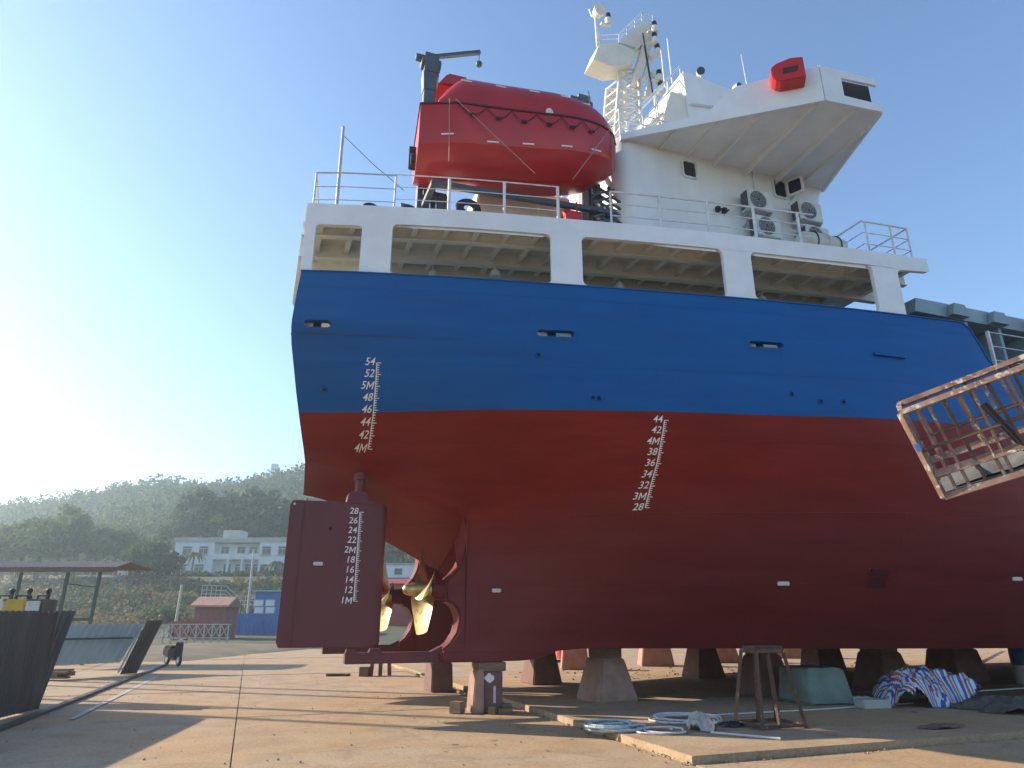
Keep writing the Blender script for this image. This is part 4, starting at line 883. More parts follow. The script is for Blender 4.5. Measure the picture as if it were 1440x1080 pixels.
# ================================================================= LIFEBOAT (hangs in the davits)
def lifeboat():
    bo = empty('lifeboat', W(2.72, 2.28, SZ + 9.98), PSI - R(7), 'enclosed red lifeboat hanging in grey davits on the boat deck', 'lifeboat')
    X = np.linspace(-2.35, 2.45, 25)
    def gw(x):    # gunwale half breadth
        t = (x + 2.35) / 4.8
        return 1.06 * min(1, (.80 + 1.1 * t)) * (1 if t < .62 else math.sqrt(max(.0, 1 - ((t - .62) / .385) ** 2.4)))
    def gz(x): t = (x + 2.35) / 4.8; return 1.36 + .10 * (1 - t) * 0 + .26 * t ** 2.2
    def kz(x): t = (x + 2.35) / 4.8; return .05 + .55 * t ** 1.2 + .35 * max(0, (t - .82) / .18) ** 2
    P = []
    for x in X:
        w, g, k = max(gw(x), .03), gz(x), kz(x); d = g - k
        sec = [(0, k), (.14 * w, k + .01 * d), (.45 * w, k + .08 * d), (.74 * w, k + .17 * d), (.87 * w, k + .25 * d), (.92 * w, k + .40 * d), (.97 * w, k + .62 * d), (1.0 * w, k + .86 * d), (1.0 * w, g)]
        tt = (x + 2.35) / 4.8; rk = lambda z: 0.0
        row = [(x + rk(z), y, z) for y, z in sec] + [(x + rk(z), -y, z) for y, z in sec[::-1]]
        P.append(row)
    m = MB(); m.grid(P); m.add(P[0], [tuple(range(len(P[0])))]); hb_ = m.build('boat_hull', 'boat_red', bo, smooth=34, weld=True)
    C = []
    for x in np.linspace(-1.95, 2.40, 24):
        t = (x + 1.95) / 4.35; w = max(gw(x) * .90, .02); g = gz(x) - .02
        h = 1.22 * min(1, (t / .14 + .12)) ** .5 * (1 - .10 * t) * (1 if t < .55 else math.sqrt(max(0.0, 1 - ((t - .55) / .46) ** 2.2))) + .02
        row = []
        for i in range(17):
            a = math.pi * i / 16; ca, sa = math.cos(a), math.sin(a)
            row.append((x, w * math.copysign(abs(ca) ** .62, ca), g + h * abs(sa) ** .72))
        C.append(row)
    m = MB(); m.grid(C); m.add(C[0], [tuple(range(17))]); m.build('canopy', 'boat_red', bo, smooth=50, weld=True)
    m = MB(); m.hexa([(-1.98, -.45, 2.35), (-1.2, -.5, 2.35), (-1.2, .5, 2.35), (-1.98, .45, 2.35), (-1.72, -.36, 2.82), (-1.25, -.38, 2.76), (-1.25, .38, 2.76), (-1.72, .36, 2.82)]); m.build('conning_hatch', 'boat_red', bo, bevel=.05)
    m = MB()
    for sgn in (-1, 1):
        for a, b in zip(X[:-1], X[1:]): m.bar((a, sgn * (gw(a) + .01), gz(a)), (b, sgn * (gw(b) + .01), gz(b)), .035, .035)
    m.bar((X[0], gw(X[0]), gz(X[0])), (X[0], -gw(X[0]), gz(X[0])), .05, .05); m.build('rubbing_strake', 'boat_dark', bo)
    xs = [-1.55, -.92, -.36, .22, .80, 1.32, 1.78]
    for a, b in zip(xs[:-1], xs[1:]):
        m = MB(); pts = []
        for i in range(9):
            t = i / 8; x = a + (b - a) * t; pts.append((x, -(gw(x) + .03), gz(x) - .05 - .24 * math.sin(math.pi * t)))
        m.tube(pts, .010, 5); gl = m.build('grab_line', 'boat_dark', bo)
        k = MB(); c = pts[4]; k.cyl((c[0] - .06, c[1], c[2]), (c[0] + .06, c[1], c[2]), .032, n=8); k.build('float', 'black', gl)
    def on_side(x, f):
        w, g, k = gw(x), gz(x), kz(x); d = g - k; tab = [(.0, 0), (.01, .14), (.08, .45), (.17, .74), (.25, .87), (.40, .92), (.62, .97), (.86, 1), (1, 1)]
        return (x, -(np.interp(f, [q[0] for q in tab], [q[1] for q in tab]) * w + .012), k + f * d)
    for x, f in ((-1.75, .40), (-.75, .30), (.05, .31), (.95, .32), (1.7, .34)):
        m = MB(); m.bar(on_side(x - .13, f), on_side(x + .13, f), .012, .035); m.build('reflective_strip', 'mark_white', bo)
    for x in (-1.35, -.55, .25, 1.0, 1.5):
        w = gw(x) * .90; m = MB(); a = math.pi * .22; t = (x + 1.95) / 4.35; h = 1.22 * (1 - .10 * t) * (1 if t < .55 else math.sqrt(max(0, 1 - ((t - .55) / .46) ** 2.2)))
        y = -(w * math.cos(a) ** .62 + .012); z = gz(x) - .02 + h * math.sin(a) ** .72; m.bar((x - .12, y, z), (x + .12, y, z - .01), .012, .03); m.build('reflective_strip', 'mark_white', bo)
    m = MB(); m.ball((.55, -(gw(.55) * .90 + .02), 1.58), .09, 10, 8, (1, .4, 1.3)); m.build('boat_lamp', 'cream', bo, smooth=50)
    m = MB(); m.cyl((-2.2, 0, .45), (-2.46, 0, .45), .19, n=16); m.bar((-2.40, 0, .25), (-2.40, 0, .85), .04, .2); m.build('steering_nozzle', 'black', bo)
    m = MB(); m.bar((-1.8, 0, .06), (1.6, 0, .50), .07, .10); m.build('keel', 'boat_red', bo)
    m = MB(); m.tube([(-1.62, -1.10, 1.42), (.15, -1.13, -.25)], .010, 5); m.tube([(2.05, -1.02, 1.45), (1.0, -1.12, -.25)], .010, 5); m.tube([(-1.75, -1.08, 1.42), (-1.72, -1.13, -.25)], .010, 5); m.tube([(2.2, -.62, 1.55), (2.15, -.62, .2)], .011, 5); m.build('gripe_line', 'rope', bo)
    m = MB(); m.tube([(1.2, -.3, 2.5), (1.6, -.32, 2.42), (2.0, -.33, 2.15), (2.3, -.3, 1.75)], .016, 6); m.build('canopy_rail', 'boat_dark', bo)
    for x in (-1.9, 2.0):
        m = MB(); m.cyl((x, 0, 1.6), (x, .3, 3.2 if x < 0 else 3.6), .016, n=6); m.build('fall_wire', 'wire', bo)
lifeboat()
# ---- life raft canister on the deck edge
lr = empty('liferaft_canister', W(9.75, 4.05, SZ + 8.59), PSI, 'weathered white liferaft canister on the deck edge beside the air conditioners', 'liferaft')
m = MB(); pts = []
for x, r in ((-.62, .05), (-.61, .22), (-.55, .28), (-.2, .31), (-.02, .31), (-.015, .335), (.015, .335), (.02, .31), (.2, .31), (.55, .28), (.61, .22), (.62, .05)): pts.append([(x, r * math.cos(2 * math.pi * i / 24), .40 + r * math.sin(2 * math.pi * i / 24)) for i in range(24)])
m.grid(pts, True); m.add(pts[0], [tuple(range(24))]); m.add(pts[-1], [tuple(range(24))]); m.build('canister', 'raft_white', lr, smooth=50)
q = Matrix.Rotation(R(90), 3, 'Y').to_quaternion()
for x in (-.34, .34): m = MB(); m.ring((x, 0, .40), q, .315, .014, 28, 6); m.build('strap', 'black', lr)
m = MB()
for x in (-.34, .34): m.hexa([(x - .03, -.3, 0), (x + .03, -.3, 0), (x + .03, .3, 0), (x - .03, .3, 0), (x - .03, -.18, .14), (x + .03, -.18, .14), (x + .03, .18, .14), (x - .03, .18, .14)])
m.build('cradle', 'rail_white', lr)
# ================================================================= THINGS ON THE GROUND
def block(s, b, base, top, h, z0, label, mat='block_concrete', cap=True, rz=0.0, capmat='timber', grp='keel blocks in the yard'):
    e = empty('keel_block', W(s, b, z0), PSI + rz, label, 'keel block', grp)
    hb0 = h - (.24 if cap else 0)
    mm = MB(); mm.frustum((0, 0, 0), base, top, hb0); o = mm.build('body', mat, e, bevel=.03)
    if cap:
        mm = MB(); mm.box((0, 0, hb0 + .12), (top[0] * .86, top[1] * .92, .238)); mm.build('timber_cap', capmat, e, bevel=.015)
    return e
KZ = SZ + .07
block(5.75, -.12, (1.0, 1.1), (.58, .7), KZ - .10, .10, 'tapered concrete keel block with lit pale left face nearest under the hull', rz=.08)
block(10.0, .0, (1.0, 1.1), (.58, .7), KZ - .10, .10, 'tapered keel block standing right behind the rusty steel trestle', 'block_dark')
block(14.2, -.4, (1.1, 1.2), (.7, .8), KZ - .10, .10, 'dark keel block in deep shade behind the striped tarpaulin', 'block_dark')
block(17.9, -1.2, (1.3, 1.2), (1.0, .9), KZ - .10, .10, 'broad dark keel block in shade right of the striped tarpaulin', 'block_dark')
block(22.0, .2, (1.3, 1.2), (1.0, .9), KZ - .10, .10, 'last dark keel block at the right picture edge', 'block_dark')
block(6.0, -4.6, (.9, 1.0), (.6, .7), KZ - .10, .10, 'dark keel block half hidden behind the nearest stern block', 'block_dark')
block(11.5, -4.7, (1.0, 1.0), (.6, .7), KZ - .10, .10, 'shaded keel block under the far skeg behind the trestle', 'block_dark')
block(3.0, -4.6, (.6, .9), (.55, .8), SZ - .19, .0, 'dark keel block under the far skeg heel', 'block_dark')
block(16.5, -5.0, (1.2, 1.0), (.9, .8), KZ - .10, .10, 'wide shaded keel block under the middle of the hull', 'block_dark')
for (x, y, bs_, tp, h, lab) in ((808, 941, (1.0, .9), (.8, .7), 1.05, 'small orange lit block beyond the ship near a red drum'), (922, 936, (1.3, 1.1), (.9, .8), 1.25, 'sunlit tapered block beyond the hull, left of two'), (1003, 931, (2.0, 1.3), (1.35, .9), 1.35, 'large sunlit tapered block beyond the hull, right of two'), (1110, 925, (1.8, 1.3), (1.2, .9), 1.3, 'tapered block beyond the hull behind the trestle top')):
    p = gnd(x, y, .10); e = empty('keel_block', p, PSI - .35, lab, 'keel block', 'keel blocks in the yard'); mm = MB(); mm.frustum((0, 0, 0), bs_, tp, h); mm.build('body', 'block_concrete', e, bevel=.03)
# stern support under the skeg heel: steel stool with concrete cheek and chocks
e = empty('stern_support', W(2.85, .0, 0), PSI, 'stern support of pink slab and dark steel post with white paint patch', 'support')
m = MB(); m.hexa([(-.36, -.26, 0), (-.12, -.32, 0), (-.12, .2, 0), (-.36, .2, 0), (-.30, -.26, .80), (-.12, -.30, .86), (-.12, .2, .86), (-.30, .2, .80)]); m.build('slab', 'block_concrete', e, bevel=.02)
m = MB(); m.box((.10, -.02, .42), (.40, .44, .72)); m.box((.10, -.02, .05), (.50, .52, .09)); m.build('steel_post', 'block_dark', e, bevel=.015)
m = MB(); m.box((.06, -.02, .875), (.62, .46, .18)); m.build('timber_cap', 'timber', e, bevel=.012)
m = MB(); m.prism([(.10 * math.cos(a * .45) * (1 + .25 * math.sin(a * 2.1)), .085 * math.sin(a * .45) * (1 + .2 * math.cos(a * 1.7))) for a in range(14)], lambda u, v, t: (u + .0, -.243 - t, .66 + v), 0, .006); m.build('paint_patch', 'mark_white', e)
m = MB(); m.box((.12, -.243, .34), (.05, .008, .32)); m.build('drip', 'zinc', e)
for k, (x, y, z, d) in enumerate(((.02, -.42, .075, (.16, .16, .15)), (.28, -.44, .05, (.30, .18, .10)), (.36, -.30, .13, (.22, .16, .07)), (-.62, -.05, .11, (.26, .22, .22)))):
    m = MB(); m.box((0, 0, 0), d, rz=random.uniform(-.4, .4)); tag(m.build('timber_chock', 'timber', None, bevel=.01, loc=W(2.85 + x, -y, z)), ['small timber chock at the foot of the stern support', 'flat dark timber chock leaning right of the stern support', 'thin dark plank end beside the stern support', 'cut timber block left of the stern support'][k], 'timber')
m = MB(); m.box((0, 0, .06), (.3, .25, .14), rz=.5); tag(m.build('timber_chock', 'timber', None, bevel=.01, loc=gnd(742, 955, .1)), 'lone dark timber offcut behind the stern support on the slab', 'timber')
# trestle far beyond the sole piece
def small_stand(x, y, lab, h=1.0):
    e = empty('steel_stand', gnd(x, y), PSI, lab, 'stand')
    m = MB(); m.box((0, 0, h - .06), (.75, .3, .12)); m.build('beam', 'block_dark', e)
    for dx in (-.28, -.02, .25): m = MB(); m.bar((dx * 1.2, 0, 0), (dx, 0, h - .1), .13, .13); m.build('leg', 'block_dark', e)
small_stand(535, 950, 'small dark three legged stand seen below the sole piece', .95)
m = MB(); m.box((0, 0, .15), (.3, .3, .3)); tag(m.build('small_box', 'block_dark', None, loc=gnd(512, 951)), 'small dark box on the ground left of the three legged stand', 'box')
m = MB(); m.bar((-.4, 0, .04), (.4, .1, .04), .1, .08); tag(m.build('steel_offcut', 'rust', None, loc=gnd(475, 951)), 'rusty steel offcut lying below the rudder', 'offcut')
e = empty('oil_drum', gnd(792, 926, .1), 0, 'small red drum on the ground beyond the hull', 'drum')
m = MB(); m.cyl((0, 0, 0), (0, 0, .85), .30, n=20)
for z in (.02, .28, .56, .83): m.ring((0, 0, z), Matrix.Identity(3).to_quaternion(), .30, .018, 20, 6)
m.build('shell', 'red_gear', e, smooth=40); m = MB(); m.cyl((.15, 0, .85), (.15, 0, .89), .04, n=10); m.build('bung', 'black', e)
# long thin things on the berth
def pole_on(px, r, mat, name, lab, cat, z=.10):
    m = MB(); m.tube([gnd(x, y, z) + Vector((0, 0, r + .004)) for x, y in px], r, 7); return tag(m.build(name, mat, smooth=50), lab, cat)
pole_on([(1000, 1007), (1150, 999), (1285, 990)], .014, 'hose_white', 'air_hose', 'thin pale hose running along the slab towards the striped tarpaulin', 'hose')
pole_on([(1360, 974), (1440, 969), (1520, 964)], .02, 'hose_white', 'air_hose', 'thin pale hose on the slab right of the striped tarpaulin', 'hose')
pole_on([(1000, 1032), (1098, 1041)], .018, 'hose_white', 'plastic_rod', 'white plastic rod lying in front of the trestle', 'rod')
pole_on([(560, 939), (655, 980)], .04, 'timber', 'long_plank', 'long pale plank lying along the slab edge left of the support', 'plank', .0)
pole_on([(768, 933), (800, 930)], .05, 'rust', 'steel_pipe', 'short rusty pipe on the ground beyond the hull', 'pipe')
# rusty steel trestle
def trestle():
    e = empty('steel_trestle', gnd(1083, 1021, .10), .35, 'tall rusty steel trestle with splayed legs standing on the slab', 'trestle')
    H_ = 1.2; top = [(-.28, -.20), (.28, -.20), (.28, .20), (-.28, .20)]; bot = [(-.44, -.36), (.44, -.36), (.44, .36), (-.44, .36)]
    for i in range(4):
        m = MB(); m.bar((*bot[i], 0), (*top[i], H_), .055, .055); m.build('leg', 'rust', e)
        m = MB(); m.bar((*top[i], H_), (*top[(i + 1) % 4], H_), .06, .07); m.build('top_rail', 'rust', e)
        m = MB(); m.bar((*bot[i], .04), (*bot[(i + 1) % 4], .04), .04, .05); m.build('foot_rail', 'rust', e)
    for y in (-.07, .10):
        m = MB(); m.bar((.02, y * 3.2, .02), (.0, y * 2, H_ - .03), .05, .05); m.build('middle_leg', 'rust', e)
    m = MB(); m.box((0.02, 0, H_ + .055), (.62, .30, .04)); m.build('top_plate', 'rust', e)
trestle()
# hose coils
def coil(x, y, r0, n, mat, lab, r=.022):
    c = gnd(x, y, .10); pts = []
    for k in range(n * 20):
        a = 2 * math.pi * k / 20; rr = r0 * (.62 + .38 * math.sin(k * .11) ** 2 + .06 * math.sin(k * .7)); pts.append((rr * 1.15 * math.cos(a) + .05 * math.sin(k * .05), rr * .95 * math.sin(a) + .05 * math.cos(k * .07), r + .002 + .02 * (k % 20 < 10) + .028 * (k // 20) * .55))
    m = MB(); m.tube(pts, r, 6); return tag(m.build('hose_coil', mat, None, smooth=60, loc=c), lab, 'hose')
coil(862, 1026, .42, 5, 'hose', 'coil of grey blue hose lying on the slab, left of two')
coil(960, 1014, .55, 3, 'hose_white', 'loose pale hose coil lying on the slab, right of two')
coil(925, 1030, .34, 2, 'hose_white', 'thin single loop of pale hose between the two coils', .016)
# sack with red band, dark rag
def cloth_pile(name, c, rx, ry, h, seed, mat, label, cat, folds=6, uvs=True, res=40):
    rg = random.Random(seed); wv = [(rg.uniform(2, 9), rg.uniform(2, 9), rg.uniform(0, 6.28), rg.uniform(.3, 1)) for _ in range(folds)]
    me = bpy.data.meshes.new(name); vs = []; fs = []; uv = []
    for i in range(res + 1):
        for j in range(res + 1):
            u, v = i / res * 2 - 1, j / res * 2 - 1; d = math.sqrt(u * u + v * v); ang = math.atan2(v, u)
            edge = 1 + .16 * math.sin(3 * ang + seed) + .09 * math.sin(7 * ang + seed * 2)
            k = max(0, 1 - (d / (edge * .98)) ** 2.4)
            f = sum(a * math.sin(p * u + q * v + o) for p, q, o, a in wv) / folds
            cr = abs(math.sin(7 * u + 4 * v + 9 * f)) * .28 + abs(math.sin(9 * v - 5 * u - 11 * f + 1)) * .26 + abs(math.sin(17 * u - 13 * v + 8 * f)) * .13
            z = h * k ** .7 * (.55 + .55 * f + cr) + .012
            vs.append((u * rx * edge * (1 + .08 * f), v * ry * edge * (1 + .08 * f), max(z, .006))); uv.append((u * .5 + .5 + .26 * f + .15 * v * f + .05 * cr, v * .5 + .5 + .3 * f))
    for i in range(res):
        for j in range(res):
            a = i * (res + 1) + j
            u, v = (i + .5) / res * 2 - 1, (j + .5) / res * 2 - 1; ang = math.atan2(v, u)
            if math.hypot(u, v) < 1.0 + .05 * math.sin(5 * ang + seed): fs.append((a, a + res + 1, a + res + 2, a + 1))
    me.from_pydata(vs, [], fs); ul = me.uv_layers.new(name='UVMap')
    for lp in me.loops: ul.data[lp.index].uv = uv[lp.vertex_index]
    me.polygons.foreach_set('use_smooth', [True] * len(me.polygons)); me.materials.append(M_[mat])
    o = bpy.data.objects.new(name, me); col.objects.link(o); o.location = c; o.rotation_euler = (0, 0, .3)
    return tag(o, label, cat)
cloth_pile('striped_tarpaulin', gnd(1300, 990, .10), 1.0, .80, .62, 3, 'stripe_tarp', 'crumpled blue, white and red striped tarpaulin heaped on the slab', 'tarpaulin', 9, res=64)
cloth_pile('plastic_sheet', gnd(1212, 988, .10), .45, .22, .10, 5, 'hose_white', 'small crumpled white plastic sheet left of the striped tarpaulin', 'plastic sheet')
cloth_pile('fishing_net', gnd(1425, 998, .10), 1.1, .7, .20, 8, 'net', 'low heap of dark netting at the right picture edge', 'net', 8, res=56)
cloth_pile('black_rag', gnd(1030, 1022, .10), .22, .12, .07, 11, 'black', 'black rag lying between the sack and the trestle', 'rag')
cloth_pile('dark_rag', gnd(1325, 1024, .10), .45, .12, .05, 13, 'block_dark', 'dark flat rag lying in front of the striped tarpaulin', 'rag')
cloth_pile('paint_sack', gnd(985, 1026, .10), .19, .34, .22, 4, 'sack', 'crumpled white and red paint sack among the hose coils', 'sack', 5)
m = MB(); m.box((0, 0, .085), (.62, .34, .17), rz=.15); tag(m.build('stone_block', 'plaster_old', None, bevel=.02, loc=gnd(1228, 996, .10)), 'low grey stone block in front of the striped tarpaulin', 'stone block')
m = MB(); m.bar((-.35, 0, .40), (.35, .1, .62), .18, .14); tag(m.build('timber_offcut', 'timber', None, bevel=.01, loc=gnd(1293, 985, .10)), 'grey timber offcut weighing down the striped tarpaulin', 'timber')
# tarp covered box
e = empty('covered_crate', gnd(1146, 986, .10), .18, 'crate draped in pale green tarpaulin beside the trestle', 'crate')
m = MB(); P = []
prof = [(0, .86), (.25, .88), (.5, .86), (.56, .80), (.60, .45), (.66, .06), (.85, .02)]
full = [(-x, z) for x, z in prof[::-1]] + prof[1:]
for k, y in enumerate((-.72, -.60, -.52, -.2, .2, .55)):
    P.append([(x * .80 + .02 * math.sin(9 * z + k), y + .02 * math.sin(7 * x + k), max(.012, .82 * z * (0.03 if k == 0 else (.5 if k == 1 else 1)) + .012 * math.sin(11 * x + 3 * k))) for x, z in full])
m.grid(P); m.build('tarpaulin', 'tarp_green', e, smooth=60)
m = MB(); m.box((0, .05, .33), (.78, .95, .65)); m.build('crate_body', 'timber', e)
m = MB(); m.bar(gnd(1330, 958, .1), gnd(1318, 912, .1) + Vector((-.6, -3.2, 1.0)), .12, .06); tag(m.build('leaning_board', 'tarp_green'), 'dark green board leaning on the broad keel block', 'board')
e = empty('plastic_barrel', gnd(1446, 962, .1), 0, 'blue and white plastic barrel at the right picture edge', 'barrel')
m = MB(); m.grid([[(r * math.cos(2 * math.pi * i / 24), r * math.sin(2 * math.pi * i / 24), z) for i in range(24)] for r, z in ((.28, 0), (.30, .05), (.30, .50))], True); m.build('lower_shell', 'hose_white', e, smooth=50)
m = MB(); m.grid([[(r * math.cos(2 * math.pi * i / 24), r * math.sin(2 * math.pi * i / 24), z) for i in range(24)] for r, z in ((.305, .50), (.31, .75), (.30, 1.0), (.24, 1.05), (.0, 1.05))], True); m.build('upper_shell', 'blue_plastic', e, smooth=50)

# ---- man basket on a lift boom, hanging in from the right
A = Vector((4.55, 7.67, 4.09)); e1 = Vector((.78, -.58, .235)).normalized(); e3 = Vector((.36, .21, -.91)).normalized(); e2 = e1.cross(e3).normalized(); e3 = e2.cross(e1).normalized() * -1
if e3.z > 0: e3 = -e3
bk = empty('man_basket', A, 0, 'rusty welded steel man basket hanging in from the right', 'basket')
LN, DP, HT = 2.3, .85, 1.06
def bp(u, v, w): return e1 * u + e2 * v + e3 * w
def bbar(name, a, b, w=.05, h=.05, mat='rust_pale'):
    m = MB(); m.bar(bp(*a), bp(*b), w, h); return m.build(name, mat, bk)
for v in (0, DP):
    bbar('top_rail', (0, v, 0), (LN, v, 0), .07, .06); bbar('bottom_rail', (0, v, HT), (LN, v, HT), .06, .07); bbar('toe_rail', (0, v, HT * .74), (LN, v, HT * .74), .03, .085); bbar('middle_rail', (0, v, HT * .46), (LN, v, HT * .46), .035, .04, 'rust')
for u in (0, LN):
    bbar('end_rail', (u, 0, 0), (u, DP, 0)); bbar('end_rail', (u, 0, HT), (u, DP, HT)); bbar('end_rail', (u, 0, HT * .5), (u, DP, HT * .5), .03, .03, 'rust')
    for v in (0, DP): bbar('corner_post', (u, v, 0), (u, v, HT), .06, .06)
for i in range(1, 15):
    u = LN * i / 15 + random.uniform(-.03, .03)
    for v in (0, DP): bbar('bar', (u, v, 0), (u + random.uniform(-.04, .04), v, HT), .03, .022, 'rust_pale' if (i + (v > 0)) % 3 else 'rust')
m = MB(); m.add([bp(.03, .03, HT - .035), bp(LN - .03, .03, HT - .035), bp(LN - .03, DP - .03, HT - .035), bp(.03, DP - .03, HT - .035)], [(0, 1, 2, 3)]); m.build('floor_plate', 'tarp_grey', bk, solid=.012)
m = MB(); P = [[bp(.12 + 2.0 * i / 18, .08 + .7 * j / 9, HT - .06 - .20 * abs(math.sin(i * .55)) * math.sin(math.pi * (j + .5) / 10) * (i / 18 + .2)) for j in range(10)] for i in range(19)]; m.grid(P); m.build('tarpaulin', 'tarp_grey', bk, smooth=60)
bbar('paint_mark', (.0, -.034, HT * .36), (.0, -.034, HT * .45), .062, .005, 'blue_plastic')
bbar('hose_end', (.78, -.02, .22), (.95, .02, .88), .05, .05, 'black')
lift = empty('boom_lift', (11.5, 6.0, 0), 0, 'boom lift outside the right edge that carries the man basket', 'boom lift')
p = A + bp(LN, DP / 2, HT * .8) - Vector((11.5, 6.0, 0))
m = MB(); m.bar((0, 0, 1.5), p, .28, .32); m.build('boom', 'yellow', lift)
m = MB(); m.box((0, 0, .75), (2.6, 1.7, .7)); m.cyl((0, 0, 1.1), (0, 0, 1.6), .5, n=18); m.build('chassis', 'yellow', lift, bevel=.05)
for x in (-.9, .9):
    for y in (-.8, .8): m = MB(); m.cyl((x, y - .15, .42), (x, y + .15, .42), .42, n=22); m.build('wheel', 'black', lift, bevel=.03)

# ================================================================= LEFT SIDE OF THE YARD
def corrugated(p0, p1, z0, z1, mat, name, parent=None, pitch=.12, amp=.025, lean=(0, 0), solid=0.0):
    p0 = Vector(p0); p1 = Vector(p1); d = (p1 - p0); n = max(4, int(d.length / pitch * 4)); d2 = d.normalized(); nr = Vector((-d2.y, d2.x, 0)); P = []
    prof = [0, 1, 1, 0]
    for i in range(n + 1):
        t = i / n; o = nr * amp * prof[i % 4]
        P.append([p0 + d * t + o + Vector((0, 0, z0)), p0 + d * t + o + Vector((lean[0], lean[1], z1))])
    m = MB(); m.grid(P); return m.build(name, mat, parent)
# dark sheet fence nearest the camera
q0 = gnd(54, 997); q1 = Vector((-10.9, 16.6, 0)); fc = empty('sheet_fence', (0, 0, 0), 0, 'dark corrugated sheet fence leaning at the left picture edge', 'fence')
fq = Vector((q0.x, q0.y, 0)); k = 0
pts = [fq, fq + Vector((-1.0, .05, 0)), fq + Vector((-2.0, -.1, 0))]
for a, b in zip(pts[:-1], pts[1:]): corrugated(a, b, .02, 2.0, 'tin_dark', 'sheet', fc, .13, .035, (.36, .05))
side = [fq + Vector((.02, -.05, 0)), fq + Vector((.05, -.1, 0)), fq + Vector((.30, -1.8, 0)), fq + Vector((.55, -3.6, 0)), fq + Vector((.80, -5.4, 0)), fq + Vector((1.0, -7.2, 0))]
for a, b in zip(side[1:-1], side[2:]): corrugated(a, b, .02, 1.95, 'tin_dark', 'sheet', fc, .13, .03)
for a in pts + side[1:]: m = MB(); m.bar(a + Vector((-.1, .1, 0)), a + Vector((-.08, .12, 1.9)), .07, .07); m.build('fence_post', 'timber', fc)
# work platform with yellow machines behind the fence
pf = empty('machine_stand', (0, 0, 0), 0, 'dark steel stand behind the sheet fence carrying yellow machines', 'stand')
c = atY(22, 868, 17.8); m = MB(); m.box((c.x - 1.0, 17.8, c.z - .08), (3.4, 1.0, .12)); m.build('platform', 'tin_dark', pf)
for dx in (-2.5, .5):
    for dy in (-.4, .4): m = MB(); m.bar((c.x + dx, 17.8 + dy, 0), (c.x + dx, 17.8 + dy, c.z - .12), .1, .1); m.build('leg', 'tin_dark', pf)
zt = c.z - .015
for i, (x, w, mt, lab) in enumerate(((5, .50, 'hose_white', 'white cased welding machine on the stand, leftmost'), (30, .62, 'yellow', 'yellow welding machine with dark handle on the stand'), (57, .42, 'tin_dark', 'dark grey machine on the stand right of the yellow one'))):
    cx = atY(x, 855, 17.8).x; e = empty('welding_machine', (cx, 17.8, zt), 0, lab, 'machine')
    m = MB(); m.box((0, 0, .22), (w, .6, .43)); m.build('case', mt, e, bevel=.02)
    m = MB(); m.box((0, -.305, .24), (w * .8, .02, .3)); m.build('front_panel', 'yellow' if i == 1 else 'zinc', e)
    m = MB(); m.tube([(-w * .3, 0, .43), (-w * .3, 0, .52), (w * .3, 0, .52), (w * .3, 0, .43)], .02); m.build('handle', 'black', e)
    m = MB(); m.cyl((.05, .1, .435), (.05, .1, .62), .05, n=10); m.ball((.05, .1, .64), .07); m.build('cable_plug', 'black', e)
# open shed with tin roof
sh = empty('open_shed', (0, 0, 0), 0, 'open shed with green posts and a rusty tin roof', 'shed')
YS = 31.0
def up(x, y, Y=YS): return atY(x, y, Y)
r0, r1 = up(-60, 797), up(166, 798); zf = r1.z
yb = YS + 3.6
n = 60; P = []
for i in range(n + 1):
    t = i / n; x = r0.x + (r1.x - r0.x) * t; o = .03 * (i % 2)
    P.append([(x, YS - .2, zf - .02 + o), (x - .35, YS + 1.6, zf + .34 + o), (x - .2, yb, zf + .1 + o)])
m = MB(); m.grid(P); m.build('roof', 'tin_roof', sh, solid=.03)
m = MB(); m.box(((r0.x + r1.x) / 2, YS - .1, zf - .13), (r1.x - r0.x - .2, .06, .14)); m.build('eaves_beam', 'tin_roof', sh)
for px0, px1, y0 in ((82, 97, 872), (128, 142, 870)):
    a, b = up(px0, y0), up(px1, 800); d = (b - a); t = (0 - a.z) / d.z; m = MB(); m.bar(a + d * t, b, .11, .11); m.build('post', 'frame_green', sh)
for x0, y0, x1, y1 in ((80, 871, 130, 871), (95, 821, 137, 826)):
    m = MB(); m.bar(up(x0, y0), up(x1, y1), .09, .12 if y0 > 850 else .05); m.build('cross_rail', 'frame_green', sh)
for x, y in ((r0.x + .6, yb - .3), (r0.x + .6, YS)): m = MB(); m.bar((x, y, 0), (x, y, zf + .05), .11, .11); m.build('post', 'frame_green', sh)
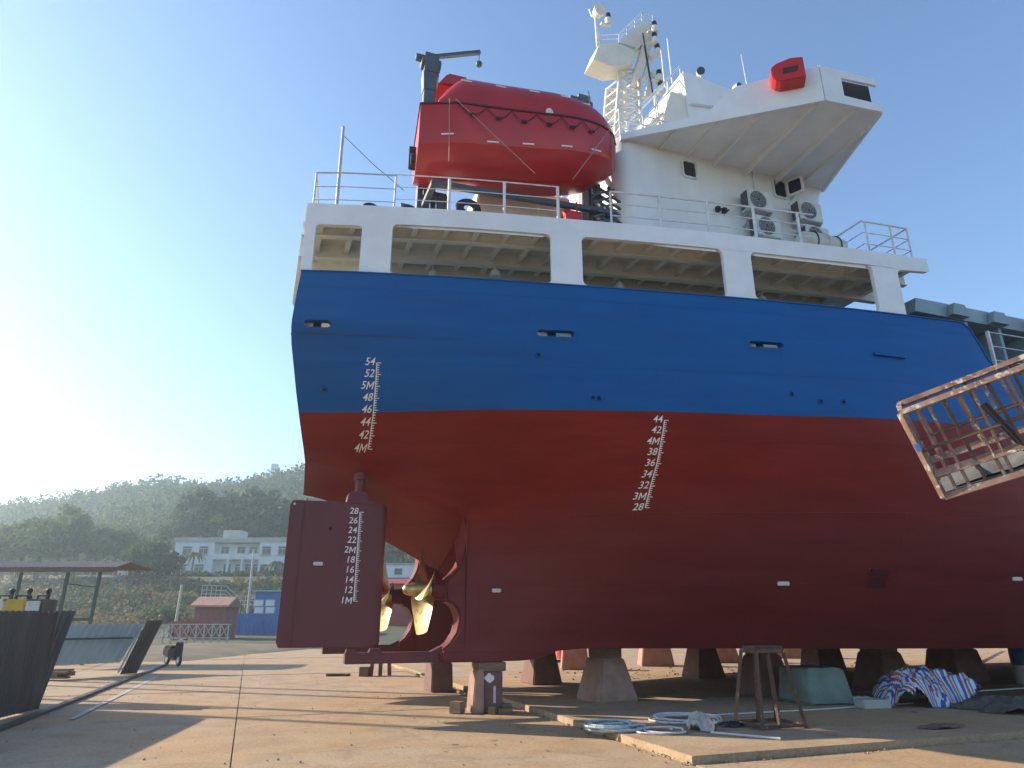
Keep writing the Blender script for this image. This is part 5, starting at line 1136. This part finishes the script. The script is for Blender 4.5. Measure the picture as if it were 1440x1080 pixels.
# pale blue sheet hoarding
hd = empty('sheet_hoarding', (0, 0, 0), 0, 'pale blue corrugated sheet hoarding below the tin roof', 'hoarding')
a = gnd(58, 955); b = gnd(166, 948); zt_ = atY(120, 878, a.y).z
o = corrugated((a.x, a.y, 0), (b.x, b.y, 0), .38, zt_, 'tin_blue', 'sheet', hd, .25, .03, (.45, .3))
m = MB(); m.bar((a.x + .25, a.y - .02, zt_ * .72), (b.x + .3, b.y, zt_ * .72), .05, .06); m.build('rail', 'frame_green', hd)
m = MB(); m.bar((b.x + .02, b.y - .05, .05), (b.x + .5, b.y + .2, zt_), .07, .06); m.build('edge_trim', 'tin_blue', hd)
corrugated((b.x + .12, b.y - .1, 0), (b.x + .42, b.y + .5, 0), .0, zt_ + .12, 'tin_dark', 'side_sheet', hd, .12, .03, (.50, .3))
for k in range(7):
    t0, t1 = random.uniform(0, .25), random.uniform(.6, .95); z = .08 + .07 * (k // 2); y = a.y - .25 - .25 * (k % 2)
    m = MB(); m.bar((a.x + (b.x - a.x) * t0, y, z), (a.x + (b.x - a.x) * t1, y - .1, z + .01), .2, .06); tag(m.build('timber_plank', 'timber'), ['bottom front', 'bottom rear', 'second layer front', 'second layer rear', 'third layer front', 'third layer rear', 'topmost'][k] + ' weathered plank of the pile below the pale blue hoarding', 'plank', 'planks piled below the hoarding')
# scooter
def scooter():
    e = empty('motor_scooter', gnd(242, 936), .8, 'small dark motor scooter parked at the end of the steel strip', 'scooter')
    for y in (-.62, .62):
        m = MB(); q = Matrix.Rotation(R(90), 3, 'Y').to_quaternion(); m.ring((0, y, .23), q, .18, .055, 22, 8); w = m.build('wheel', 'black', e, smooth=60)
        m = MB(); m.cyl((-.05, y, .23), (.05, y, .23), .13, n=14); m.build('rim', 'galv', w)
    m = MB(); m.hexa([(-.16, .12, .28), (.16, .12, .28), (.16, .85, .40), (-.16, .85, .40), (-.17, .18, .66), (.17, .18, .66), (.13, .88, .72), (-.13, .88, .72)]); m.box((0, -.15, .27), (.30, .62, .08)); m.build('body', 'block_dark', e, bevel=.04)
    m = MB(); m.hexa([(-.19, -.46, .28), (.19, -.46, .28), (.17, -.38, .28), (-.17, -.38, .28), (-.16, -.52, .92), (.16, -.52, .92), (.14, -.42, .95), (-.14, -.42, .95)]); m.build('leg_shield', 'tin_dark', e, bevel=.03)
    m = MB(); m.box((0, .42, .73), (.30, .70, .10)); m.build('seat', 'black', e, bevel=.04)
    m = MB(); m.cyl((0, -.62, .25), (0, -.42, .98), .035, n=8); m.cyl((-.34, -.40, 1.02), (.34, -.40, 1.02), .02, n=8); m.build('handlebar', 'black', e)
    for sx in (-1, 1): m = MB(); m.cyl((sx * .24, -.4, 1.02), (sx * .32, -.42, 1.22), .01, n=5); m.ball((sx * .33, -.42, 1.25), .06, 10, 6, (1, .4, .8)); m.build('mirror', 'black', e)
    m = MB(); m.ball((0, -.52, .98), .10, 12, 8, (1, .7, .8)); m.build('headlight', 'zinc', e)
scooter()
# tall poles outside the frame whose shadows cross the yard
for k, (x, y) in enumerate(((-33.0, 27.9), (-33.5, 29.4), (-33.0, 25.1), (-33.4, 23.8))):
    m = MB(); m.cyl((0, 0, 0), (0, 0, 15.5), .16, .11, n=12); m.box((.5, 0, 15.2), (1.2, .12, .1)); tag(m.build('lamp_pole', 'concrete_pole', None, loc=(x, y, 0)), ['tall lamp pole left of the picture, farther of the rear pair', 'tall lamp pole left of the picture, rearmost', 'tall lamp pole left of the picture, nearer pair rear', 'tall lamp pole left of the picture, nearest'][k], 'pole')

# ================================================================= BACKGROUND
def leaf_cloud(m, c, rx, ry, rz_, n, size, hollow=.55):
    d = rng.normal(size=(n, 3)); d /= np.linalg.norm(d, axis=1)[:, None]
    rad = (hollow + (1 - hollow) * rng.random(n)) * (0.8 + .35 * rng.random(n))
    P = d * rad[:, None] * np.array([rx, ry, rz_]) + np.array(c)
    U = rng.normal(size=(n, 3)); U /= np.linalg.norm(U, axis=1)[:, None]; V = np.cross(U, rng.normal(size=(n, 3))); V /= np.linalg.norm(V, axis=1)[:, None]
    s_ = size * (.6 + .8 * rng.random(n))[:, None]
    Q = np.stack([P - U * s_ * .5 - V * s_ * .3, P + U * s_ * .5 - V * s_ * .25, P + U * s_ * .45 + V * s_ * .3, P - U * s_ * .5 + V * s_ * .3], 1).reshape(-1, 3)
    m.append(Q)
def cloud_obj(name, chunks, mat, parent=None):
    Q = np.concatenate(chunks); n = len(Q) // 4; me = bpy.data.meshes.new(name)
    me.vertices.add(len(Q)); me.vertices.foreach_set('co', Q.astype(np.float32).ravel()); me.loops.add(len(Q)); me.loops.foreach_set('vertex_index', np.arange(len(Q), dtype=np.int32))
    me.polygons.add(n); me.polygons.foreach_set('loop_start', np.arange(0, len(Q), 4, dtype=np.int32)); me.update(); me.validate()
    me.materials.append(M_[mat]); o = bpy.data.objects.new(name, me); col.objects.link(o)
    if parent: o.parent = parent
    return o
# far-off wood on the hill: one mass
def in_clear(x, y):       # open ground round the buildings
    return (-80 < x < 5 and 95 < y < 168)
for mat, cnt, sd in (('leaf_dark', 1500, 1), ('leaf_mid', 1200, 2)):
    ch = []
    for i in range(cnt):
        y = random.uniform(150, 350); x = random.uniform(-.86 * y - 15, -.16 * y + 40)
        if in_clear(x, y): continue
        r = random.uniform(2.2, 4.6) * (1 + (y - 150) / 400); z = hz(x, y); far = (y - 150) / 200
        for _ in range(3): leaf_cloud(ch, (x + random.gauss(0, r * .45), y + random.gauss(0, r * .45), z + r * random.uniform(.35, 1.0)), r * .75, r * .75, r * random.uniform(.55, .85), 26, .75 + .5 * far)
    tag(cloud_obj('hillside_wood', ch, mat), 'hazy wood covering the hillside, ' + ('dark evergreen part' if sd == 1 else 'paler green part'), 'wood', kind='stuff')
ch = []
for i in range(420):
    y = random.uniform(150, 235); x = random.uniform(-.75 * y - 10, -.22 * y + 10)
    if in_clear(x, y) or random.random() < .4: continue
    leaf_cloud(ch, (x, y, hz(x, y) + .8), 2.2, 2.2, 1.2, 40, .6)
for i in range(520):       # dry scrub on the bank below the building
    y = random.uniform(66, 122); x = random.uniform(-.74 * y, -.33 * y)
    if x > -.50 * y and y < 84: continue
    r = random.uniform(.5, 1.4); leaf_cloud(ch, (x, y, hz(x, y) + r * .5), r * 1.2, r, r, 60, .34)
tag(cloud_obj('dry_scrub', ch, 'leaf_dry'), 'dry brown scrub on the bank below the white building', 'scrub', kind='stuff')
ch = []
for i in range(260):
    y = random.uniform(86, 116); x = random.uniform(-.70 * y, -.30 * y)
    r = random.uniform(.7, 1.5); leaf_cloud(ch, (x, y, hz(x, y) + r * .5), r * 1.3, r, r, 70, .38)
for i in range(70):
    x = random.uniform(-63, -20); leaf_cloud(ch, (x, 131 + random.uniform(-1, 1), hz(x, 131) + .2), 1.4, 1, .7, 60, .4)
tag(cloud_obj('green_shrubs', ch, 'leaf_dark'), 'dark green shrubs mixed into the bank below the white building', 'shrubs', kind='stuff')
def tree(x, y, h, r, mat, lab, nl=1700, grp='trees at the foot of the hill', lean=0.0):
    z = hz(x, y); e = empty('broadleaf_tree', (x, y, z - .1), random.uniform(0, 6), lab, 'tree', grp)
    m = MB(); th = h * .55; m.cyl((0, 0, 0), (lean, 0, th), r * .09 + .08, r * .05 + .05, 9); cl = []; limbs = []
    for k in range(7):
        a = random.uniform(0, 6.28); q = Vector((lean + math.cos(a) * r * random.uniform(.35, .8), math.sin(a) * r * random.uniform(.35, .8), h * random.uniform(.5, .92))); st0 = Vector((lean * .8, 0, th * random.uniform(.55, .98))); m.cyl(st0, q, r * .035 + .03, .03, 6); limbs.append(q)
    m.build('trunk', 'bark', e, smooth=50)
    for q in limbs + [Vector((lean, 0, h * .86))]:
        for _ in range(3): leaf_cloud(cl, (q.x + random.gauss(0, r * .22), q.y + random.gauss(0, r * .22), q.z + random.gauss(0, r * .15)), r * .42, r * .42, r * .32, nl // 24, .13 * r + .12, .3)
    cloud_obj('crown', cl, mat, e); return e
def tpx(px, Y): return atY(px, 760, Y).x
specs = [(8, 118, 8, 4.2, 'leaf_mid', 'grey green tree at the far left above the tin roof'), (35, 128, 11, 4.6, 'leaf_mid', 'tall loose tree second from the left above the tin roof'), (62, 120, 10.5, 4.4, 'leaf_mid', 'hazy round tree third from the left above the tin roof'), (88, 132, 14, 3.6, 'leaf_mid', 'tallest thin tree on the left slope'), (112, 126, 11, 4.4, 'leaf_mid', 'broad hazy tree right of the tallest left tree'), (140, 138, 10, 4.4, 'leaf_mid', 'lower tree above the right end of the tin roof'), (170, 146, 10, 4.5, 'leaf_mid', 'low tree behind the small white outbuilding'),
 (268, 160, 15, 5.5, 'leaf_dark', 'dark tree behind the left end of the white building'), (292, 166, 18, 6, 'leaf_dark', 'dark dense tree behind the left wing of the building'), (318, 160, 18, 6, 'leaf_dark', 'dark dense tree behind the roof stair box'), (345, 165, 19, 6, 'leaf_dark', 'tall dark tree behind the middle of the white building'), (372, 160, 17, 6, 'leaf_dark', 'dark tree behind the right wing of the building'), (398, 164, 17, 6, 'leaf_dark', 'dark tree beside the rudder behind the building'), (425, 160, 16, 6, 'leaf_dark', 'dark tree hidden partly by the rudder'), (560, 150, 12, 5.5, 'leaf_dark', 'dark tree seen through the propeller opening'),
 (222, 112, 7, 4.2, 'leaf_dark', 'dark round bush tree in front of the small white outbuilding'), (200, 116, 6, 3.6, 'leaf_dark', 'dark bush tree left in front of the small outbuilding')]
for px_, Y, h, r, mt, lab in specs: tree(tpx(px_, Y), Y, h, r, mt, lab)
# main white building
YB = 140.0
def bx_(px_): return atY(px_, 790, YB).x
zb = atY(300, 811, YB).z; ztop = atY(300, 760, YB).z; HB = ztop - zb; fl = HB / 2
wbld = empty('white_building', (0, 0, 0), 0, 'two storey white building with balcony on the hillside', 'building')
def wbox(name, x0, x1, y0, y1, z0, z1, mat, parent=None):
    m = MB(); m.box(((x0 + x1) / 2, (y0 + y1) / 2, (z0 + z1) / 2), (x1 - x0, y1 - y0, z1 - z0)); return m.build(name, mat, parent or wbld)
XA, XB_, XC, XD = bx_(243), bx_(299), bx_(363), bx_(440)
wbox('left_wing', XA, XB_, YB, YB + 10, zb - 3, ztop, 'plaster'); wbox('middle_wall', XB_, XC, YB + 1.6, YB + 10, zb - 3, ztop, 'plaster'); wbox('right_wing', XC, XD, YB, YB + 10, zb - 3, ztop, 'plaster')
wbox('parapet', XA - .3, XD + .3, YB - .35, YB - .05, ztop - .25, ztop + .55, 'plaster_old'); wbox('balcony_slab', XB_, XC, YB - .1, YB + 1.6, zb + fl - .2, zb + fl, 'plaster'); wbox('balcony_wall', XB_ + .02, XC - .02, YB - .12, YB + .05, zb + fl, zb + fl + .95, 'plaster'); wbox('lintel', XB_, XC, YB - .02, YB + 1.6, ztop - .45, ztop - .3, 'plaster_old')
wbox('roof_stair_box', bx_(300), bx_(325), YB + 3, YB + 7, ztop, ztop + 2.4, 'plaster_old')
def bwin(px_, row, w=1.7, h=1.6, y=YB):
    x = bx_(px_); z = zb + fl * row + 1.55
    if y == YB: x0 = x
    f = wbox('window', x - w / 2 - .08, x + w / 2 + .08, y - .08, y + .0, z - h / 2 - .08, z + h / 2 + .08, 'window_frame')
    for k in range(2): wbox('pane', x - w / 2 + k * w / 2 + .05, x + k * w / 2 - .05 if k == 0 else x + w / 2 - .02, y - .1, y - .082, z - h / 2 + .04, z + h / 2 - .5, 'glass_dark', f)
    wbox('pane', x - w / 2 + .04, x + w / 2 - .04, y - .1, y - .082, z + h / 2 - .42, z + h / 2 - .04, 'glass_dark', f); wbox('sill', x - w / 2 - .2, x + w / 2 + .2, y - .25, y - .1, z - h / 2 - .2, z - h / 2 - .09, 'plaster_old', f)
for p_ in (261, 284): bwin(p_, 1); 
for p_ in (256, 281): bwin(p_, 0)
for p_ in (373, 396, 416): bwin(p_, 1); bwin(p_, 0)
for p_ in (310, 333, 350): bwin(p_, 1, 1.5, 1.7, YB + 1.6)
for p_ in (316, 332, 346, 356): bwin(p_, 0, 1.3, 1.9, YB + 1.6)
for p_ in (320, 340): x = bx_(p_); wbox('column', x - .2, x + .2, YB - .05, YB + .3, zb - 1, zb + fl - .2, 'plaster')
# small outbuilding left of it
ob = empty('white_outbuilding', (0, 0, 0), 0, 'low white outbuilding with flat roof left of the big building', 'building')
z0 = atY(200, 804, YB).z; x0, x1 = bx_(164), bx_(238); wbox('wall', x0, x1, YB + 1, YB + 8, z0 - 3, z0 + 2.2, 'plaster', ob); wbox('roof_slab', x0 - .4, x1 + .6, YB + .5, YB + 8.4, z0 + 2.2, z0 + 2.55, 'plaster_old', ob)
f = wbox('window', bx_(180) - .9, bx_(180) + .9, YB + .92, YB + 1.0, z0 + .2, z0 + 1.8, 'window_frame', ob); wbox('pane', bx_(180) - .8, bx_(180) + .8, YB + .9, YB + .918, z0 + .3, z0 + 1.7, 'glass_dark', f)
# low building seen through the propeller opening and red structure below it
lb = empty('low_white_building', (0, 0, 0), 0, 'low white building seen through the propeller opening', 'building')
z0 = atY(560, 815, 128).z; x0, x1 = atY(505, 805, 128).x, atY(640, 805, 128).x; wbox('wall', x0, x1, 128, 134, z0 - 2, z0 + 2.6, 'plaster', lb); wbox('roof_slab', x0 - .3, x1 + .3, 127.7, 134.3, z0 + 2.6, z0 + 2.85, 'plaster_old', lb)
for p_ in (560, 590): x = atY(p_, 805, 128).x; f = wbox('window', x - .75, x + .75, 127.92, 128, z0 + .8, z0 + 2.0, 'window_frame', lb); wbox('pane', x - .65, x + .65, 127.9, 127.918, z0 + .9, z0 + 1.9, 'glass_dark', f)
rs = empty('red_shed', (0, 0, 0), 0, 'red sheet shed seen through the propeller opening', 'shed')
x0, x1 = atY(530, 830, 84).x, atY(612, 830, 84).x; z0 = hz((x0 + x1) / 2, 84); zz = atY(560, 817, 84).z; wbox('wall', x0, x1, 84, 88, z0 - .5, zz - .3, 'red_wall', rs); m = MB(); m.hexa([(x0 - .3, 83.6, zz - .3), (x1 + .3, 83.6, zz - .3), (x1 + .3, 88.4, zz - .3), (x0 - .3, 88.4, zz - .3), (x0 - .3, 85.9, zz + .35), (x1 + .3, 85.9, zz + .35), (x1 + .3, 86.1, zz + .35), (x0 - .3, 86.1, zz + .35)]); m.build('roof', 'red_wall', rs)
# blue shed and blue sheet fence
YF = 74.0
bs_ = empty('blue_shed', (0, 0, 0), 0, 'blue sheet metal shed with pale windows beside the rudder', 'shed')
x0, x1 = atY(357, 860, YF).x, atY(420, 860, YF).x; z0 = hz(x0, YF); zz = atY(370, 832, YF).z; wbox('wall', x0, x1, YF, YF + 4, z0 - .3, zz, 'blue_sheet', bs_); wbox('roof', x0 - .25, x1 + .2, YF - .3, YF + 4.2, zz, zz + .14, 'tin_blue', bs_)
for p_ in (364, 380):
    for yy in (848, 858): c = atY(p_, yy, YF); f = wbox('window', c.x - .50, c.x + .50, YF - .05, YF, c.z - .33, c.z + .33, 'window_frame', bs_); wbox('pane', c.x - .42, c.x + .42, YF - .066, YF - .052, c.z - .26, c.z + .26, 'plaster', f)
bf = empty('blue_fence', (0, 0, 0), 0, 'blue corrugated sheet fence in front of the blue shed', 'fence')
x0, x1 = atY(321, 870, 72).x, atY(425, 870, 72).x; zz = atY(350, 863, 72).z; nsh = 9
for k in range(nsh): corrugated((x0 + (x1 - x0) * k / nsh, 72, 0), (x0 + (x1 - x0) * (k + 1) / nsh - .04, 72, 0), hz(x0, 72) - .2, zz + random.uniform(-.03, .03), 'blue_sheet', 'sheet', bf, .22, .04)
for k in range(nsh + 1): m = MB(); x = x0 + (x1 - x0) * k / nsh; m.bar((x, 72.12, 0), (x, 72.12, zz), .08, .08); m.build('post', 'window_frame', bf)
# tiled hut with timber railing in front
ht = empty('tiled_hut', (0, 0, 0), 0, 'small hut with pinkish tiled roof behind a timber railing', 'hut')
YH = 64.0; a, b = atY(268, 852, YH), atY(322, 852, YH); zr_, ze = atY(290, 840, YH + 1).z, a.z; z0 = hz(a.x, YH)
wbox('wall', a.x + .3, b.x - .3, YH + .4, YH + 3, z0 - .3, ze, 'brick_wall', ht)
n = 22
for k in range(n):
    x = a.x + (b.x - a.x) * (k + .5) / n; m = MB(); m.cyl((x, YH - .1, ze - .02), (x, YH + 1.6, zr_), .095, .095, 8); m.build('roof_tile', 'tile_red', ht)
m = MB(); m.hexa([(a.x, YH, ze - .1), (b.x, YH, ze - .1), (b.x, YH + 3.4, ze - .1), (a.x, YH + 3.4, ze - .1), (a.x, YH + 1.6, zr_ - .06), (b.x, YH + 1.6, zr_ - .06), (b.x, YH + 1.8, zr_ - .06), (a.x, YH + 1.8, zr_ - .06)]); m.build('roof_deck', 'timber', ht)
wbox('door', b.x - 1.4, b.x - .7, YH + .36, YH + .4, z0, z0 + 1.5, 'timber', ht); wbox('red_panel', a.x - 1.3, a.x + 2.0, YH - .6, YH - .5, z0 + .2, z0 + 1.5, 'red_wall', ht)
rl = empty('timber_railing', (0, 0, 0), 0, 'grey timber railing with diagonal braces in front of the tiled hut', 'railing')
YR_ = 58.0; a, b = atY(232, 878, YR_), atY(322, 878, YR_); z0 = atY(260, 897, YR_).z; n = 9
for k in range(n):
    x = a.x + (b.x - a.x) * k / (n - 1); m = MB(); m.bar((x, YR_, z0 - .6), (x, YR_, a.z), .09, .09); m.build('post', 'plaster_old', rl)
    if k < n - 1:
        x2 = a.x + (b.x - a.x) * (k + 1) / (n - 1)
        for s0, s1 in ((z0, a.z), (a.z, z0)): m = MB(); m.bar((x, YR_ + .03, s0), (x2, YR_ + .03, s1), .05, .05); m.build('brace', 'plaster_old', rl)
for z in (z0, a.z): m = MB(); m.bar((a.x - .2, YR_ - .04, z), (b.x + .2, YR_ - .04, z), .08, .08); m.build('rail', 'plaster_old', rl)
# utility poles, pipe walkway railing, palms, towers on the ridge
def pole(px_, y0, y1, Y, lab, r=.12, tx=0):
    a, b = atY(px_, y0, Y), atY(px_ + tx, y1, Y); m = MB(); m.cyl((a.x, Y, hz(a.x, Y) - .3), (b.x, Y, b.z), r, r * .7, 9); return tag(m.build('utility_pole', 'concrete_pole', smooth=50), lab, 'pole')
pole(349, 860, 772, 80, 'pale concrete utility pole standing left of the blue shed', .15, 8); pole(251, 850, 822, 70, 'short weathered post left of the tiled hut', .16, 5); pole(140, 770, 742, 150, 'thin pole on the slope above the tin roof', .12); pole(241, 808, 773, 138, 'pole at the left corner of the white building', .28)
pr_ = empty('walkway_railing', (0, 0, 0), 0, 'pale walkway railing stepping down the bank behind the tiled hut', 'railing')
pp = [atY(x, y, 88) for x, y in ((285, 823), (318, 824), (333, 838), (358, 838))]
for dz in (0, -.55, -1.0): m = MB(); m.tube([q + Vector((0, 0, dz)) for q in pp], .05, 6); m.build('rail', 'concrete_pole', pr_)
for t in range(10):
    q = pp[0].lerp(pp[1], t / 5) if t < 5 else pp[2].lerp(pp[3], (t - 5) / 4); m = MB(); m.bar((q.x, 88, hz(q.x, 88) - .2), (q.x, 88, q.z), .07, .07); m.build('post', 'concrete_pole', pr_)
def palm(px_, y0, y1, Y, lab):
    a, b = atY(px_, y0, Y), atY(px_, y1, Y); e = empty('palm_tree', (a.x, Y, a.z), 0, lab, 'palm'); h = b.z - a.z
    m = MB(); m.cyl((0, 0, -1), (.1, 0, h), .2, .13, 9); m.build('trunk', 'bark', e, smooth=50)
    for k in range(13):
        an = 2 * math.pi * k / 13 + random.uniform(-.2, .2); el = random.uniform(.1, .9); P = []
        for i in range(8):
            t = i / 7; rr = 2.3 * t; z = h + 1.1 * el * t * 1.6 - 2.4 * t * t; w = .26 * math.sin(math.pi * min(1, t * .95 + .05)) + .02; dx, dy = math.cos(an), math.sin(an)
            P.append([(.1 + dx * rr - dy * w, dy * rr + dx * w, z - .12), (.1 + dx * rr, dy * rr, z), (.1 + dx * rr + dy * w, dy * rr - dx * w, z - .12)])
        m = MB(); m.grid(P); m.build('frond', 'palm_leaf', e)
palm(268, 812, 778, 134, 'palm tree in front of the left wing of the white building'); palm(386, 812, 790, 134, 'low palm in front of the right wing beside the rudder')
tw = empty('ridge_tower', (0, 0, 0), 0, 'small red and white lattice tower on the ridge', 'tower')
p = atY(385, 670, 305); zt_ = atY(385, 652, 305).z; zb_ = hz(p.x, 305) - 1; m = MB()
for dx, dy in ((-1, -1), (1, -1), (1, 1), (-1, 1)): m.cyl((p.x + dx * 1.3, 305 + dy * 1.3, zb_), (p.x + dx * .5, 305 + dy * .5, zt_), .16, .12, 6)
for k in range(7):
    z = zb_ + (zt_ - 2 - zb_) * k / 7
    for s0 in (-1, 1): m.cyl((p.x - 1.1, 305 + s0, z), (p.x + 1.1, 305 + s0, z + 1.8), .1, n=5)
m.build('lattice', 'red_wall', tw); m = MB(); m.box((p.x, 305, zt_ - 1.5), (2.6, 2.6, 2.4)); m.build('cabin', 'plaster', tw)
# soil bank and a few stones at the end of the concrete
m = MB(); P = []
for i in range(30):
    row = []
    for j in range(14):
        u, v = i / 29, j / 13; x = -27 + 12 * u + 2.5 * v; y = 36 + 22 * v - 3 * u; z = -.05 + .35 * math.sin(math.pi * v) ** .5 * math.sin(math.pi * min(1, u * 1.02)) ** .4 + .05 * math.sin(9 * u + 7 * v) + .04 * random.random()
        row.append((x, y, max(z, .004) if 0 < i < 29 and 0 < j < 13 else -.04))
    P.append(row)
m.grid(P); tag(m.build('soil_bank', 'soil', smooth=60), kind='structure')
for k, (x, y) in enumerate(((330, 893), (349, 895))):
    m = MB(); lump(m, (0, 0, .25), .45); tag(m.build('boulder', ['soil', 'tile_red'][k], None, loc=gnd(x, y + 3)), ['dark stone lying on the concrete before the blue fence', 'reddish brown stone lying on the concrete before the blue fence'][k], 'stone')
# ================================================================= HAZE
m = MB(); m.box((-60, 250, 43), (1500, 1300, 89)); hzb = m.build('haze', 'soil'); hzb.data.materials.clear()
hm = bpy.data.materials.new('haze_air'); hm.use_nodes = True; nt = hm.node_tree; nt.nodes.clear(); out = nt.nodes.new('ShaderNodeOutputMaterial'); pv = nt.nodes.new('ShaderNodeVolumePrincipled')
pv.inputs['Color'].default_value = (.70, .88, 1.0, 1); pv.inputs['Density'].default_value = .0009; pv.inputs['Anisotropy'].default_value = .6
nt.links.new(pv.outputs[0], out.inputs['Volume']); hzb.data.materials.append(hm); tag(hzb, 'pale morning haze over the yard and the hill', 'haze', kind='stuff')
